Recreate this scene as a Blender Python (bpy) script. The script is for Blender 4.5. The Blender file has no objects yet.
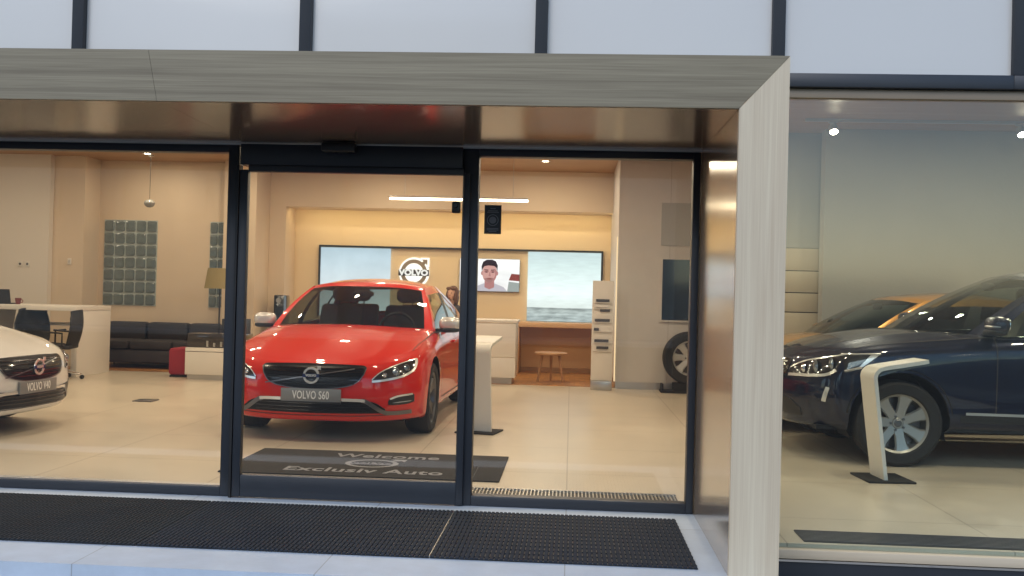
import bpy, bmesh, math, random
import numpy as np
from mathutils import Vector, Matrix
from mathutils.bvhtree import BVHTree
R = math.radians
random.seed(4)
SC = bpy.context.scene
COL = SC.collection

# ------------------------------------------------------------------ materials
MATS = {}
def srgb(r, g, b):
    f = lambda c: (c/255/12.92) if c/255 <= .04045 else ((c/255+.055)/1.055)**2.4
    return (f(r), f(g), f(b), 1)

def new_mat(name):
    m = bpy.data.materials.new(name); m.use_nodes = True
    nt = m.node_tree
    for n in list(nt.nodes): nt.nodes.remove(n)
    out = nt.nodes.new('ShaderNodeOutputMaterial')
    MATS[name] = m
    return m, nt, out

def principled(name, col, rough=.5, metal=0., coat=0., coat_rough=.03, spec=.5, emit=None, estr=0., noise=None, bump=None, sheen=0):
    m, nt, out = new_mat(name)
    b = nt.nodes.new('ShaderNodeBsdfPrincipled')
    nt.links.new(b.outputs[0], out.inputs[0])
    c = tuple(col[:3])+(1,)
    b.inputs['Base Color'].default_value = c
    b.inputs['Roughness'].default_value = rough
    b.inputs['Metallic'].default_value = metal
    b.inputs['Specular IOR Level'].default_value = spec
    b.inputs['Coat Weight'].default_value = coat
    b.inputs['Coat Roughness'].default_value = coat_rough
    if emit:
        b.inputs['Emission Color'].default_value = tuple(emit[:3])+(1,)
        b.inputs['Emission Strength'].default_value = estr
    tc = None
    if noise or bump:
        tc = nt.nodes.new('ShaderNodeTexCoord')
    if noise:                       # (scale, amount) blotchy tone variation
        sc, am = noise[:2]
        n = nt.nodes.new('ShaderNodeTexNoise'); n.inputs['Scale'].default_value = sc; n.inputs['Detail'].default_value = 6
        nt.links.new(tc.outputs['Object'], n.inputs['Vector'])
        mx = nt.nodes.new('ShaderNodeMix'); mx.data_type = 'RGBA'
        mx.inputs[6].default_value = tuple(max(0, x*(1-am)) for x in c[:3])+(1,)
        mx.inputs[7].default_value = tuple(min(1, x*(1+am)) for x in c[:3])+(1,)
        nt.links.new(n.outputs['Fac'], mx.inputs[0]); nt.links.new(mx.outputs[2], b.inputs['Base Color'])
        if len(noise) > 2:
            mr = nt.nodes.new('ShaderNodeMapRange'); mr.inputs[3].default_value = max(0, rough-noise[2]); mr.inputs[4].default_value = rough+noise[2]
            nt.links.new(n.outputs['Fac'], mr.inputs[0]); nt.links.new(mr.outputs[0], b.inputs['Roughness'])
    if bump:
        n = nt.nodes.new('ShaderNodeTexNoise'); n.inputs['Scale'].default_value = bump[0]; n.inputs['Detail'].default_value = 4
        nt.links.new(tc.outputs['Object'], n.inputs['Vector'])
        bp = nt.nodes.new('ShaderNodeBump'); bp.inputs['Strength'].default_value = bump[1]; bp.inputs['Distance'].default_value = .01
        nt.links.new(n.outputs['Fac'], bp.inputs['Height']); nt.links.new(bp.outputs[0], b.inputs['Normal'])
    return m

def emission(name, col, s):
    m, nt, out = new_mat(name)
    e = nt.nodes.new('ShaderNodeEmission'); e.inputs[0].default_value = tuple(col[:3])+(1,); e.inputs[1].default_value = s
    nt.links.new(e.outputs[0], out.inputs[0]); return m

def glass(name, tint=(1, 1, 1), f0=.05, rough=0., refl=(1, 1, 1)):
    """thin architectural glazing: clear transmission plus a Schlick reflection"""
    m, nt, out = new_mat(name)
    tr = nt.nodes.new('ShaderNodeBsdfTransparent'); tr.inputs[0].default_value = tuple(tint)+(1,)
    gl = nt.nodes.new('ShaderNodeBsdfGlossy'); gl.inputs['Roughness'].default_value = rough; gl.inputs['Color'].default_value = tuple(refl)+(1,)
    lw = nt.nodes.new('ShaderNodeLayerWeight'); lw.inputs[0].default_value = .5
    pw = nt.nodes.new('ShaderNodeMath'); pw.operation = 'POWER'; pw.inputs[1].default_value = 5
    nt.links.new(lw.outputs['Facing'], pw.inputs[0])
    ma = nt.nodes.new('ShaderNodeMath'); ma.operation = 'MULTIPLY_ADD'; ma.inputs[1].default_value = 1-f0; ma.inputs[2].default_value = f0
    nt.links.new(pw.outputs[0], ma.inputs[0])
    mx = nt.nodes.new('ShaderNodeMixShader')
    nt.links.new(ma.outputs[0], mx.inputs[0]); nt.links.new(tr.outputs[0], mx.inputs[1]); nt.links.new(gl.outputs[0], mx.inputs[2])
    nt.links.new(mx.outputs[0], out.inputs[0]); return m

def wood(name, c1, c2, axis, rough, spec=.5, scale=1., coat=0., coat_rough=.1):
    """streaky laminate; grain runs along axis (0 x, 1 y, 2 z)"""
    m, nt, out = new_mat(name)
    b = nt.nodes.new('ShaderNodeBsdfPrincipled'); nt.links.new(b.outputs[0], out.inputs[0])
    tc = nt.nodes.new('ShaderNodeTexCoord')
    mp = nt.nodes.new('ShaderNodeMapping')
    s = [26*scale]*3; s[axis] = .42*scale; mp.inputs['Scale'].default_value = s
    nt.links.new(tc.outputs['Object'], mp.inputs['Vector'])
    n1 = nt.nodes.new('ShaderNodeTexNoise'); n1.inputs['Scale'].default_value = 1; n1.inputs['Detail'].default_value = 8; n1.inputs['Roughness'].default_value = .62; n1.inputs['Distortion'].default_value = .9
    nt.links.new(mp.outputs[0], n1.inputs['Vector'])
    mp2 = nt.nodes.new('ShaderNodeMapping')
    s2 = [190*scale]*3; s2[axis] = 3.*scale; mp2.inputs['Scale'].default_value = s2
    nt.links.new(tc.outputs['Object'], mp2.inputs['Vector'])
    n2 = nt.nodes.new('ShaderNodeTexNoise'); n2.inputs['Scale'].default_value = 1; n2.inputs['Detail'].default_value = 3
    nt.links.new(mp2.outputs[0], n2.inputs['Vector'])
    ad = nt.nodes.new('ShaderNodeMath'); ad.operation = 'MULTIPLY_ADD'; ad.inputs[1].default_value = .45
    nt.links.new(n2.outputs['Fac'], ad.inputs[0]); nt.links.new(n1.outputs['Fac'], ad.inputs[2])
    mr = nt.nodes.new('ShaderNodeMapRange'); mr.inputs[1].default_value = .5; mr.inputs[2].default_value = .95
    nt.links.new(ad.outputs[0], mr.inputs[0])
    mx = nt.nodes.new('ShaderNodeMix'); mx.data_type = 'RGBA'
    mx.inputs[6].default_value = tuple(c1[:3])+(1,); mx.inputs[7].default_value = tuple(c2[:3])+(1,)
    nt.links.new(mr.outputs[0], mx.inputs[0]); nt.links.new(mx.outputs[2], b.inputs['Base Color'])
    b.inputs['Roughness'].default_value = rough; b.inputs['Specular IOR Level'].default_value = spec
    b.inputs['Coat Weight'].default_value = coat; b.inputs['Coat Roughness'].default_value = coat_rough
    bp = nt.nodes.new('ShaderNodeBump'); bp.inputs['Strength'].default_value = .06; bp.inputs['Distance'].default_value = .004
    nt.links.new(n2.outputs['Fac'], bp.inputs['Height']); nt.links.new(bp.outputs[0], b.inputs['Normal'])
    return m

def tiles(name, c, grout, tw, th, gap, rough, var=.06, offs=0., noise_s=1.5, spec=.5):
    m, nt, out = new_mat(name)
    b = nt.nodes.new('ShaderNodeBsdfPrincipled'); nt.links.new(b.outputs[0], out.inputs[0])
    tc = nt.nodes.new('ShaderNodeTexCoord')
    br = nt.nodes.new('ShaderNodeTexBrick'); br.offset = offs; br.inputs['Scale'].default_value = 1
    br.inputs['Brick Width'].default_value = tw; br.inputs['Row Height'].default_value = th; br.inputs['Mortar Size'].default_value = gap
    br.inputs['Mortar Smooth'].default_value = .1
    lo = tuple(x*(1-var) for x in c[:3])+(1,); hi = tuple(x*(1+var) for x in c[:3])+(1,)
    br.inputs['Color1'].default_value = lo; br.inputs['Color2'].default_value = hi; br.inputs['Mortar'].default_value = tuple(grout[:3])+(1,)
    nt.links.new(tc.outputs['Object'], br.inputs['Vector'])
    n = nt.nodes.new('ShaderNodeTexNoise'); n.inputs['Scale'].default_value = noise_s; n.inputs['Detail'].default_value = 8; n.inputs['Roughness'].default_value = .65
    nt.links.new(tc.outputs['Object'], n.inputs['Vector'])
    mr = nt.nodes.new('ShaderNodeMapRange'); mr.inputs[1].default_value = .25; mr.inputs[2].default_value = .75; mr.inputs[3].default_value = .88; mr.inputs[4].default_value = 1.08
    nt.links.new(n.outputs['Fac'], mr.inputs[0])
    mx = nt.nodes.new('ShaderNodeMix'); mx.data_type = 'RGBA'; mx.blend_type = 'MULTIPLY'; mx.inputs[0].default_value = 1
    nt.links.new(br.outputs['Color'], mx.inputs[6]); nt.links.new(mr.outputs[0], mx.inputs[7])
    nt.links.new(mx.outputs[2], b.inputs['Base Color'])
    r2 = nt.nodes.new('ShaderNodeMapRange'); r2.inputs[3].default_value = rough-.06; r2.inputs[4].default_value = rough+.08
    nt.links.new(n.outputs['Fac'], r2.inputs[0]); nt.links.new(r2.outputs[0], b.inputs['Roughness'])
    b.inputs['Specular IOR Level'].default_value = spec
    return m

M = {}
M['frame'] = principled('dark_blue_grey_metal', (.023, .028, .037), .42, .0, noise=(3, .18, .06))
M['frame_in'] = principled('black_gasket', (.008, .009, .011), .5)
M['glass'] = glass('clear_glazing', (.97, .985, .98), .05, .02)
M['shopglass'] = glass('grey_glazing', (.88, .935, .93), .055, .10, (1, .93, .84))
M['frost'] = principled('frosted_panel', (.575, .57, .55), .3, coat=.4, coat_rough=.06, noise=(.6, .09, .08))
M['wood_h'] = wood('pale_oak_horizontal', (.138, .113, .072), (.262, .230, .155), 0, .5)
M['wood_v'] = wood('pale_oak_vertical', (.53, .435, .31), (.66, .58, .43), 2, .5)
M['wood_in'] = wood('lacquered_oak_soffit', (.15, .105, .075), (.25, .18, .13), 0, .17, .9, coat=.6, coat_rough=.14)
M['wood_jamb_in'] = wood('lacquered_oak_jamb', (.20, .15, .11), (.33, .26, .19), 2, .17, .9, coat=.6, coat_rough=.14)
M['stone'] = tiles('pale_step_stone', (.48, .56, .65), (.30, .34, .38), 1.15, 1.4, .003, .55, .03, 0, 6)
M['curb'] = principled('step_edge_stone', (.38, .43, .49), .6, noise=(8, .12))
M['asphalt'] = principled('asphalt', (.05, .05, .052), .85, noise=(12, .3), bump=(120, .4))
M['paving'] = tiles('pavement_slabs', (.24, .24, .24), (.12, .12, .12), .6, .4, .006, .75, .08, .5, 5)
M['mat_rubber'] = principled('ribbed_rubber', (.022, .030, .044), .85, spec=.2, noise=(5, .3, .1))
M['mat_dust'] = principled('ribbed_rubber_worn', (.024, .030, .038), .88, spec=.2, noise=(4, .35, .1))
M['floor'] = tiles('beige_floor_tile', (.56, .49, .385), (.36, .305, .24), 1.2, 1.2, .005, .3, .015, .0, 1.2)
M['parquet'] = tiles('mosaic_parquet', (.42, .19, .055), (.2, .08, .03), .16, .05, .003, .35, .4, .5, 14)
M['wall_warm'] = principled('warm_cream_paint', (.66, .54, .40), .75, noise=(.9, .04))
M['wall_niche'] = principled('cream_feature_panel', (.74, .60, .40), .6, noise=(.8, .03))
M['wall_white'] = principled('white_paint', (.70, .65, .58), .7, noise=(.7, .04))
M['wall_col'] = tiles('column_panel', (.60, .57, .54), (.43, .39, .35), 1.4, .78, .004, .55, .012, 0, 1.0)
M['wall_grey'] = principled('grey_plaster', (.40, .40, .385), .8, noise=(1.6, .1), bump=(30, .15))
M['ceil'] = wood('warm_wood_ceiling', (.33, .19, .10), (.48, .30, .17), 0, .5)
M['slat'] = principled('beige_slat_panel', (.56, .48, .36), .6, noise=(1, .05))
M['tan_trim'] = principled('tan_trim', (.25, .205, .15), .5, noise=(2, .12))
M['groove'] = principled('dark_groove', (.05, .04, .035), .7)
M['white'] = principled('white_lacquer', (.74, .70, .64), .35, noise=(1.1, .03))
M['white_plain'] = principled('satin_white', (.70, .67, .61), .4)
M['bright'] = principled('bright_trim', (.80, .79, .76), .22, .55, coat=.4)
M['steel'] = principled('brushed_steel', (.56, .55, .53), .3, .9)
M['chrome'] = principled('chrome', (.75, .75, .75), .09, 1.)
M['alloy'] = principled('alloy_silver', (.36, .36, .35), .38, .8)
M['alloy_bright'] = principled('alloy_bright', (.66, .66, .65), .32, .6)
M['alloy_dark'] = principled('alloy_graphite', (.16, .16, .17), .3, .8)
M['black'] = principled('black_plastic', (.012, .012, .013), .4)
M['grille_black'] = principled('grille_black', (.004, .004, .005), .28, spec=.25)
M['gloss_black'] = principled('gloss_black', (.008, .008, .009), .12, coat=.5)
M['rubber'] = principled('tyre_rubber', (.016, .016, .017), .75, bump=(60, .2))
M['matt_dark'] = principled('dark_underbody', (.010, .010, .011), .85)
M['seat'] = principled('grey_seat_fabric', (.055, .052, .05), .8)
M['seat_light'] = principled('light_seat_leather', (.30, .27, .23), .55)
M['mesh_fabric'] = principled('black_mesh_fabric', (.022, .021, .022), .7, bump=(200, .4))
M['sofa'] = principled('charcoal_sofa_fabric', (.038, .035, .040), .9, noise=(6, .2), bump=(90, .3))
M['pouf'] = principled('dark_red_fabric', (.28, .02, .035), .85, bump=(90, .3))
M['shade'] = principled('olive_lamp_shade', (.30, .24, .10), .8)
M['darkglass'] = principled('dark_display_glass', (.012, .013, .015), .08, coat=.4)
M['cap'] = principled('display_glass_top', (.05, .045, .045), .12, coat=.3)
M['plate'] = principled('grey_plate', (.23, .23, .225), .45, .2)
M['plate_txt'] = principled('white_letter', (.82, .80, .76), .5)
M['mat_txt'] = principled('grey_mat_letter', (.25, .25, .26), .85)
M['mat_in'] = principled('charcoal_carpet', (.030, .029, .030), .95, noise=(14, .3), bump=(160, .5))
M['oak'] = wood('stool_oak', (.36, .19, .09), (.5, .29, .15), 0, .45)
M['table'] = principled('peach_table_panel', (.62, .38, .20), .45, noise=(1.5, .06))
M['skin'] = principled('skin', (.52, .30, .21), .55)
M['hair'] = principled('brown_hair', (.10, .04, .02), .5)
M['hair_dark'] = principled('dark_hair', (.03, .02, .015), .5)
M['cloth_dark'] = principled('dark_blouse', (.05, .045, .055), .85)
M['eye'] = principled('eye_dark', (.02, .015, .012), .3)
M['lip'] = principled('lip', (.40, .13, .11), .5)
M['amber'] = principled('amber_lens', (.5, .16, .02), .2)
M['lens'] = principled('projector_lens', (.30, .34, .38), .05, .6, coat=1)
M['headlamp'] = principled('headlamp_dark', (.045, .045, .05), .1, .35, coat=1)
M['mirror'] = principled('silver_mirror_cap', (.66, .65, .64), .25, .35, coat=.4)
M['carglass'] = glass('car_glass', (.50, .56, .53), .045)
M['carglass_d'] = glass('car_glass_dark', (.16, .18, .18), .05)
M['blue_emb'] = principled('emblem_blue', (.015, .03, .11), .25)
M['lamp'] = emission('lamp_lens', (1, .83, .58), 40)
M['tube'] = emission('linear_lamp_glow', (1, .80, .52), 9)
M['halo'] = emission('sign_halo', (1, .93, .80), 1.05)
M['strip'] = emission('warm_led_strip', (1, .72, .40), .8)
M['sign_grey'] = principled('sign_taupe', (.30, .25, .19), .4, .3)
M['sign_dark'] = principled('sign_bar', (.03, .027, .025), .5)
M['sign_letter'] = emission('sign_letter_glow', (1, .96, .88), .72)
M['poster'] = principled('black_poster', (.012, .012, .014), .5)
M['poster_ink'] = principled('poster_grey_ink', (.12, .12, .13), .6)
M['glassblock'] = principled('glass_block', (.12, .15, .145), .14, coat=.7, noise=(9, .35))
M['mortar'] = principled('block_mortar', (.40, .45, .43), .6)
M['paper'] = principled('paper_white', (.75, .73, .70), .7)
M['paper_dark'] = principled('paper_print_dark', (.06, .06, .07), .6)
M['red_print'] = principled('cup_red', (.16, .03, .025), .5)
M['bottle'] = principled('clear_bottle', (.32, .32, .30), .15, coat=.5)

def paint(name, c, metal=.0, rough=.35, flake=0):
    return principled(name, c, rough, metal, coat=1., coat_rough=.02, spec=.12)
M['red'] = paint('red_paint', (.62, .014, .008), .0, .4)
M['navy'] = paint('navy_paint', (.007, .011, .032), .35, .35)
M['whitep'] = paint('white_paint_car', (.70, .69, .66), .0, .4)
M['orange'] = paint('copper_paint', (.49, .235, .055), .4, .33)

def screen_mat(name, kind):
    m, nt, out = new_mat(name)
    tc = nt.nodes.new('ShaderNodeTexCoord'); sp = nt.nodes.new('ShaderNodeSeparateXYZ')
    nt.links.new(tc.outputs['Generated'], sp.inputs[0])
    e = nt.nodes.new('ShaderNodeEmission'); nt.links.new(e.outputs[0], out.inputs[0])
    cr = nt.nodes.new('ShaderNodeValToRGB'); nt.links.new(sp.outputs['Z'], cr.inputs[0])
    el = cr.color_ramp.elements
    if kind == 'sea':
        stops = [(0, (.36, .41, .40)), (.16, (.42, .47, .45)), (.195, (.30, .33, .32)), (.20, (.72, .78, .74)), (.42, (.86, .95, .93)), (.8, (.66, .78, .76)), (1, (.55, .66, .66))]
    elif kind == 'sky':
        stops = [(0, (.82, .86, .86)), (.4, (.74, .80, .82)), (.75, (.55, .65, .70)), (1, (.45, .56, .62))]
    else:
        stops = [(0, (.75, .70, .68)), (.35, (.95, .93, .92)), (1, (1, .98, .95))]
    el[0].position, el[0].color = stops[0][0], stops[0][1]+(1,)
    el[1].position, el[1].color = stops[-1][0], stops[-1][1]+(1,)
    for p, c in stops[1:-1]:
        x = el.new(p); x.color = c+(1,)
    mp = nt.nodes.new('ShaderNodeMapping'); mp.inputs['Scale'].default_value = (5, 1, 26) if kind == 'sea' else (2, 1, 3)
    nt.links.new(tc.outputs['Generated'], mp.inputs['Vector'])
    n = nt.nodes.new('ShaderNodeTexNoise'); n.inputs['Scale'].default_value = 1; n.inputs['Detail'].default_value = 7
    nt.links.new(mp.outputs[0], n.inputs['Vector'])
    mr = nt.nodes.new('ShaderNodeMapRange'); mr.inputs[1].default_value = .3; mr.inputs[2].default_value = .7; mr.inputs[3].default_value = .55 if kind == 'sea' else .85; mr.inputs[4].default_value = 1.45 if kind == 'sea' else 1.08
    nt.links.new(n.outputs['Fac'], mr.inputs[0])
    mx = nt.nodes.new('ShaderNodeMix'); mx.data_type = 'RGBA'; mx.blend_type = 'MULTIPLY'
    if kind == 'sea':
        lt = nt.nodes.new('ShaderNodeMath'); lt.operation = 'LESS_THAN'; lt.inputs[1].default_value = .2
        nt.links.new(sp.outputs['Z'], lt.inputs[0])
        md = nt.nodes.new('ShaderNodeMath'); md.operation = 'MULTIPLY_ADD'; md.inputs[1].default_value = .85; md.inputs[2].default_value = .15
        nt.links.new(lt.outputs[0], md.inputs[0]); nt.links.new(md.outputs[0], mx.inputs[0])
    else:
        mx.inputs[0].default_value = 1
    nt.links.new(cr.outputs[0], mx.inputs[6]); nt.links.new(mr.outputs[0], mx.inputs[7])
    nt.links.new(mx.outputs[2], e.inputs[0]); e.inputs[1].default_value = .9
    return m
M['scr_sea'] = screen_mat('sea_screen', 'sea')
M['scr_sky'] = screen_mat('sky_screen', 'sky')
M['scr_tv'] = screen_mat('television_picture', 'tv')
M['tv_skin'] = emission('tv_skin', srgb(222, 168, 158), .72)
M['tv_skin_d'] = emission('tv_skin_dark', srgb(190, 130, 125), .72)
M['tv_stubble'] = emission('tv_stubble', srgb(176, 128, 122), .72)
M['tv_hair'] = emission('tv_hair', srgb(55, 38, 42), .72)
M['tv_shirt'] = emission('tv_shirt', srgb(205, 198, 205), .72)
M['tv_red'] = emission('tv_red', srgb(150, 70, 60), .72)
M['tv_grey'] = emission('tv_grey', srgb(170, 175, 170), .72)

# ------------------------------------------------------------------ mesh helper
class MB:
    def __init__(s): s.bm = bmesh.new()
    def box(s, x0, x1, y0, y1, z0, z1, bev=0.):
        b = bmesh.new()
        r = bmesh.ops.create_cube(b, size=1)
        bmesh.ops.scale(b, vec=(abs(x1-x0), abs(y1-y0), abs(z1-z0)), verts=b.verts)
        bmesh.ops.translate(b, vec=((x0+x1)/2, (y0+y1)/2, (z0+z1)/2), verts=b.verts)
        if bev > 0: bmesh.ops.bevel(b, geom=list(b.edges), offset=bev, segments=2, affect='EDGES', profile=.5)
        return s.add(b)
    def add(s, b, mat=None):
        if mat is not None: b.transform(mat)
        me = bpy.data.meshes.new('t'); b.to_mesh(me); b.free(); s.bm.from_mesh(me); bpy.data.meshes.remove(me); return s
    def prism(s, pts, d0, d1, axis='y', bev=0.):
        """pts: 2D outline; extruded between d0 and d1 along axis"""
        b = bmesh.new()
        def P(u, v, d): return {'y': (u, d, v), 'x': (d, u, v), 'z': (u, v, d)}[axis]
        a = [b.verts.new(P(u, v, d0)) for u, v in pts]; c = [b.verts.new(P(u, v, d1)) for u, v in pts]
        n = len(pts)
        b.faces.new(a); b.faces.new(c[::-1])
        for i in range(n): b.faces.new((a[i], c[i], c[(i+1) % n], a[(i+1) % n]))
        bmesh.ops.recalc_face_normals(b, faces=b.faces)
        if bev: bmesh.ops.bevel(b, geom=list(b.edges), offset=bev, segments=2, affect='EDGES', profile=.5)
        return s.add(b)
    def tube(s, pts, r, seg=8, cap=True):
        pts = [Vector(p) for p in pts]; b = bmesh.new(); rings = []
        n = len(pts); rr = r if isinstance(r, (list, tuple)) else [r]*n
        up = None
        for i, p in enumerate(pts):
            t = (pts[min(i+1, n-1)]-pts[max(i-1, 0)]).normalized()
            if up is None:
                up = Vector((0, 0, 1)) if abs(t.z) < .9 else Vector((1, 0, 0))
            a = t.cross(up).normalized(); c = a.cross(t).normalized(); up = c
            rings.append([b.verts.new(p+(a*math.cos(k*2*math.pi/seg)+c*math.sin(k*2*math.pi/seg))*rr[i]) for k in range(seg)])
        for i in range(n-1):
            for k in range(seg):
                b.faces.new((rings[i][k], rings[i][(k+1) % seg], rings[i+1][(k+1) % seg], rings[i+1][k]))
        if cap: b.faces.new(rings[0][::-1]); b.faces.new(rings[-1])
        bmesh.ops.recalc_face_normals(b, faces=b.faces)
        return s.add(b)
    def lathe(s, prof, seg=32, axis='z', c=(0, 0, 0)):
        """prof: list of (radius, height)"""
        b = bmesh.new(); rings = []
        def P(r, h, a):
            u, v = r*math.cos(a), r*math.sin(a)
            return Vector({'z': (u, v, h), 'y': (u, h, v), 'x': (h, u, v)}[axis])+Vector(c)
        for r, h in prof:
            if r < 1e-6: rings.append([b.verts.new(P(0, h, 0))])
            else: rings.append([b.verts.new(P(r, h, k*2*math.pi/seg)) for k in range(seg)])
        for i in range(len(prof)-1):
            A, B = rings[i], rings[i+1]
            for k in range(seg):
                q = [A[k % len(A)], A[(k+1) % len(A)], B[(k+1) % len(B)], B[k % len(B)]]
                u = []
                for v in q:
                    if v not in u: u.append(v)
                if len(u) >= 3:
                    try: b.faces.new(u)
                    except ValueError: pass
        bmesh.ops.recalc_face_normals(b, faces=b.faces)
        return s.add(b)
    def grid(s, G, close_u=False):
        """G: rows x cols of points"""
        b = bmesh.new(); V = [[b.verts.new(p) for p in row] for row in G]
        for i in range(len(V)-1):
            for j in range(len(V[0])-1):
                try: b.faces.new((V[i][j], V[i][j+1], V[i+1][j+1], V[i+1][j]))
                except ValueError: pass
        return s.add(b)
    def ell(s, c, r, seg=20, rings=12, p=2.0, mat=None):
        b = bmesh.new(); bmesh.ops.create_uvsphere(b, u_segments=seg, v_segments=rings, radius=1)
        if p != 2.0:
            for v in b.verts:
                q = (abs(v.co.x)**p+abs(v.co.y)**p+abs(v.co.z)**p)**(1/p)
                if q > 0: v.co /= q
        bmesh.ops.scale(b, vec=r, verts=b.verts)
        if mat is not None: b.transform(mat)
        bmesh.ops.translate(b, vec=c, verts=b.verts)
        return s.add(b)
    def build(s, name, mat, parent=None, smooth=True, angle=35, merge=0.):
        if merge: bmesh.ops.remove_doubles(s.bm, verts=s.bm.verts, dist=merge)
        me = bpy.data.meshes.new(name); s.bm.to_mesh(me); s.bm.free()
        if mat is not None: me.materials.append(mat)
        for p in me.polygons: p.use_smooth = smooth
        if smooth: me.set_sharp_from_angle(angle=R(angle))
        o = bpy.data.objects.new(name, me); COL.objects.link(o)
        if parent is not None: o.parent = parent
        return o

def tag(o, label, cat, group=None):
    o['label'] = label; o['category'] = cat
    if group: o['group'] = group
    return o
def structure(o): o['kind'] = 'structure'; return o
def thing(name, label, cat, loc=(0, 0, 0), rz=0., group=None):
    o = bpy.data.objects.new(name, None); COL.objects.link(o)
    o.empty_display_size = .2; o.location = loc; o.rotation_euler = (0, 0, rz)
    return tag(o, label, cat, group)
def copy_tree(o, parent=None):
    c = o.copy(); COL.objects.link(c)
    if parent is not None: c.parent = parent
    for ch in list(o.children): copy_tree(ch, c)
    return c
def bx(name, dims, mat, parent=None, bev=0.):
    return MB().box(*dims, bev=bev).build(name, mat, parent)

def text_obj(name, txt, size, mat, parent, mtx, xs=1., extr=.002, bold=0., space=1.):
    cu = bpy.data.curves.new('tmp', 'FONT'); cu.body = txt; cu.size = size; cu.extrude = extr; cu.align_x = 'CENTER'; cu.align_y = 'CENTER'
    cu.offset = bold; cu.space_character = space; cu.resolution_u = 3
    t = bpy.data.objects.new('tmp', cu); COL.objects.link(t)
    bpy.context.view_layer.update()
    me = bpy.data.meshes.new_from_object(t.evaluated_get(bpy.context.evaluated_depsgraph_get()))
    bpy.data.objects.remove(t); bpy.data.curves.remove(cu)
    me.transform(Matrix.Diagonal((xs, 1, 1, 1))); me.transform(mtx)
    me.materials.clear(); me.materials.append(mat); me.name = name
    o = bpy.data.objects.new(name, me); COL.objects.link(o)
    if parent is not None: o.parent = parent
    return o
# text standing upright in a plane that faces -y (towards the camera)
def face_cam(x, y, z): return Matrix.Translation((x, y, z)) @ Matrix.Rotation(R(90), 4, 'X')

# ------------------------------------------------------------------ splines
def crom(P, n):
    P = np.asarray(P, float); m = len(P); out = []
    for i in range(m-1):
        p0 = P[i-1] if i > 0 else 2*P[0]-P[1]
        p1, p2 = P[i], P[i+1]
        p3 = P[i+2] if i+2 < m else 2*P[-1]-P[-2]
        for k in range(n):
            t = k/n
            out.append(.5*((2*p1)+(-p0+p2)*t+(2*p0-5*p1+4*p2-p3)*t*t+(-p0+3*p1-3*p2+p3)*t**3))
    out.append(P[-1]); return np.array(out)
def resample(P, n):
    P = np.asarray(P, float); d = np.r_[0, np.cumsum(np.linalg.norm(np.diff(P, axis=0), axis=1))]
    t = np.linspace(0, d[-1], n); return np.stack([np.interp(t, d, P[:, k]) for k in range(P.shape[1])], 1)
def coons(bot, top, left, right, crown=0.):
    """bot/top: n points (same direction), left/right: m points from bot to top"""
    n, m = len(bot), len(left); G = np.zeros((m, n, 3))
    u = np.linspace(0, 1, n)[None, :, None]; v = np.linspace(0, 1, m)[:, None, None]
    G = (1-v)*bot[None]+v*top[None]+(1-u)*left[:, None]+u*right[:, None]
    G -= (1-u)*(1-v)*bot[0]+u*(1-v)*bot[-1]+(1-u)*v*top[0]+u*v*top[-1]
    G[..., 2] += (crown*16*u*(1-u)*v*(1-v))[..., 0]
    return G
def mirr(G): G = np.array(G, float).copy(); G[..., 1] *= -1; return G

# ------------------------------------------------------------------ cars
def wheel(parent, x, y, z, rad, rimr, width, style, side, steer=0., rimmat='alloy'):
    """wheel with its axle along y; side=+1 has the outside at +y"""
    w = bpy.data.objects.new('wheel', None); COL.objects.link(w); w.parent = parent
    w.location = (x, y, z); w.rotation_euler = (0, 0, (0 if side > 0 else math.pi)+steer)
    h = width/2
    t = MB(); t.lathe([(rimr*.97, -h*.86), (rimr+.012, -h*.96), (rad-.03, -h), (rad-.006, -h*.84), (rad, -h*.6), (rad, h*.6), (rad-.006, h*.84), (rad-.03, h), (rimr+.012, h*.96), (rimr*.97, h*.80)], 56, 'y')
    t.build('tyre', M['rubber'], w)
    r = MB(); r.lathe([(rimr*.985, -h*.7), (rimr*.90, -h*.5), (rimr*.88, h*.2), (rimr*.93, h*.74), (rimr*1.0, h*.86), (rimr*1.0, h*.74)], 56, 'y')
    r.lathe([(0, h*.60), (rimr*.16, h*.60), (rimr*.20, h*.52), (rimr*.22, h*.1)], 28, 'y')
    n, dbl = style
    for k in range(n):
        a0 = 2*math.pi*k/n+.05
        offs = ((-.13, .035), (.13, .035)) if dbl else ((0, .053),)
        for da, hw in offs:
            pts = []
            for rr_, wf, yy in ((rimr*.14, .9, .52), (rimr*.45, .8, .60), (rimr*.75, .95, .66), (rimr*.95, 1.35, .74)):
                a = a0+da*(.55+.45*(rr_/rimr))
                pts.append((rr_, a, hw*wf, yy*h))
            G = []
            for rr_, a, ww, yy in pts:
                c, s_ = math.cos(a), math.sin(a)
                row = []
                for q, dy in ((-1, -.03), (-.75, 0), (.75, 0), (1, -.03)):
                    row.append((c*rr_-s_*ww*q*rimr/.24, yy+dy*.5, s_*rr_+c*ww*q*rimr/.24))
                G.append(row)
            r.grid(G)
    rim = r.build('rim', M[rimmat], w)
    d = MB(); d.lathe([(0, -h*.1), (rimr*.88, -h*.1), (rimr*.88, -h*.3), (0, -h*.3)], 40, 'y'); d.build('brake_disc', M['alloy_dark'], w)
    c = MB(); c.lathe([(0, h*.66), (rimr*.10, h*.65), (rimr*.13, h*.60), (rimr*.13, h*.5)], 24, 'y')
    for k in range(5):
        a = 2*math.pi*k/5; c.lathe([(0, h*.625), (.011, h*.62), (.011, h*.5)], 8, 'y', (math.cos(a)*rimr*.24, 0, math.sin(a)*rimr*.24))
    c.build('hub_cap', M['alloy_dark'], w)
    return w

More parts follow.
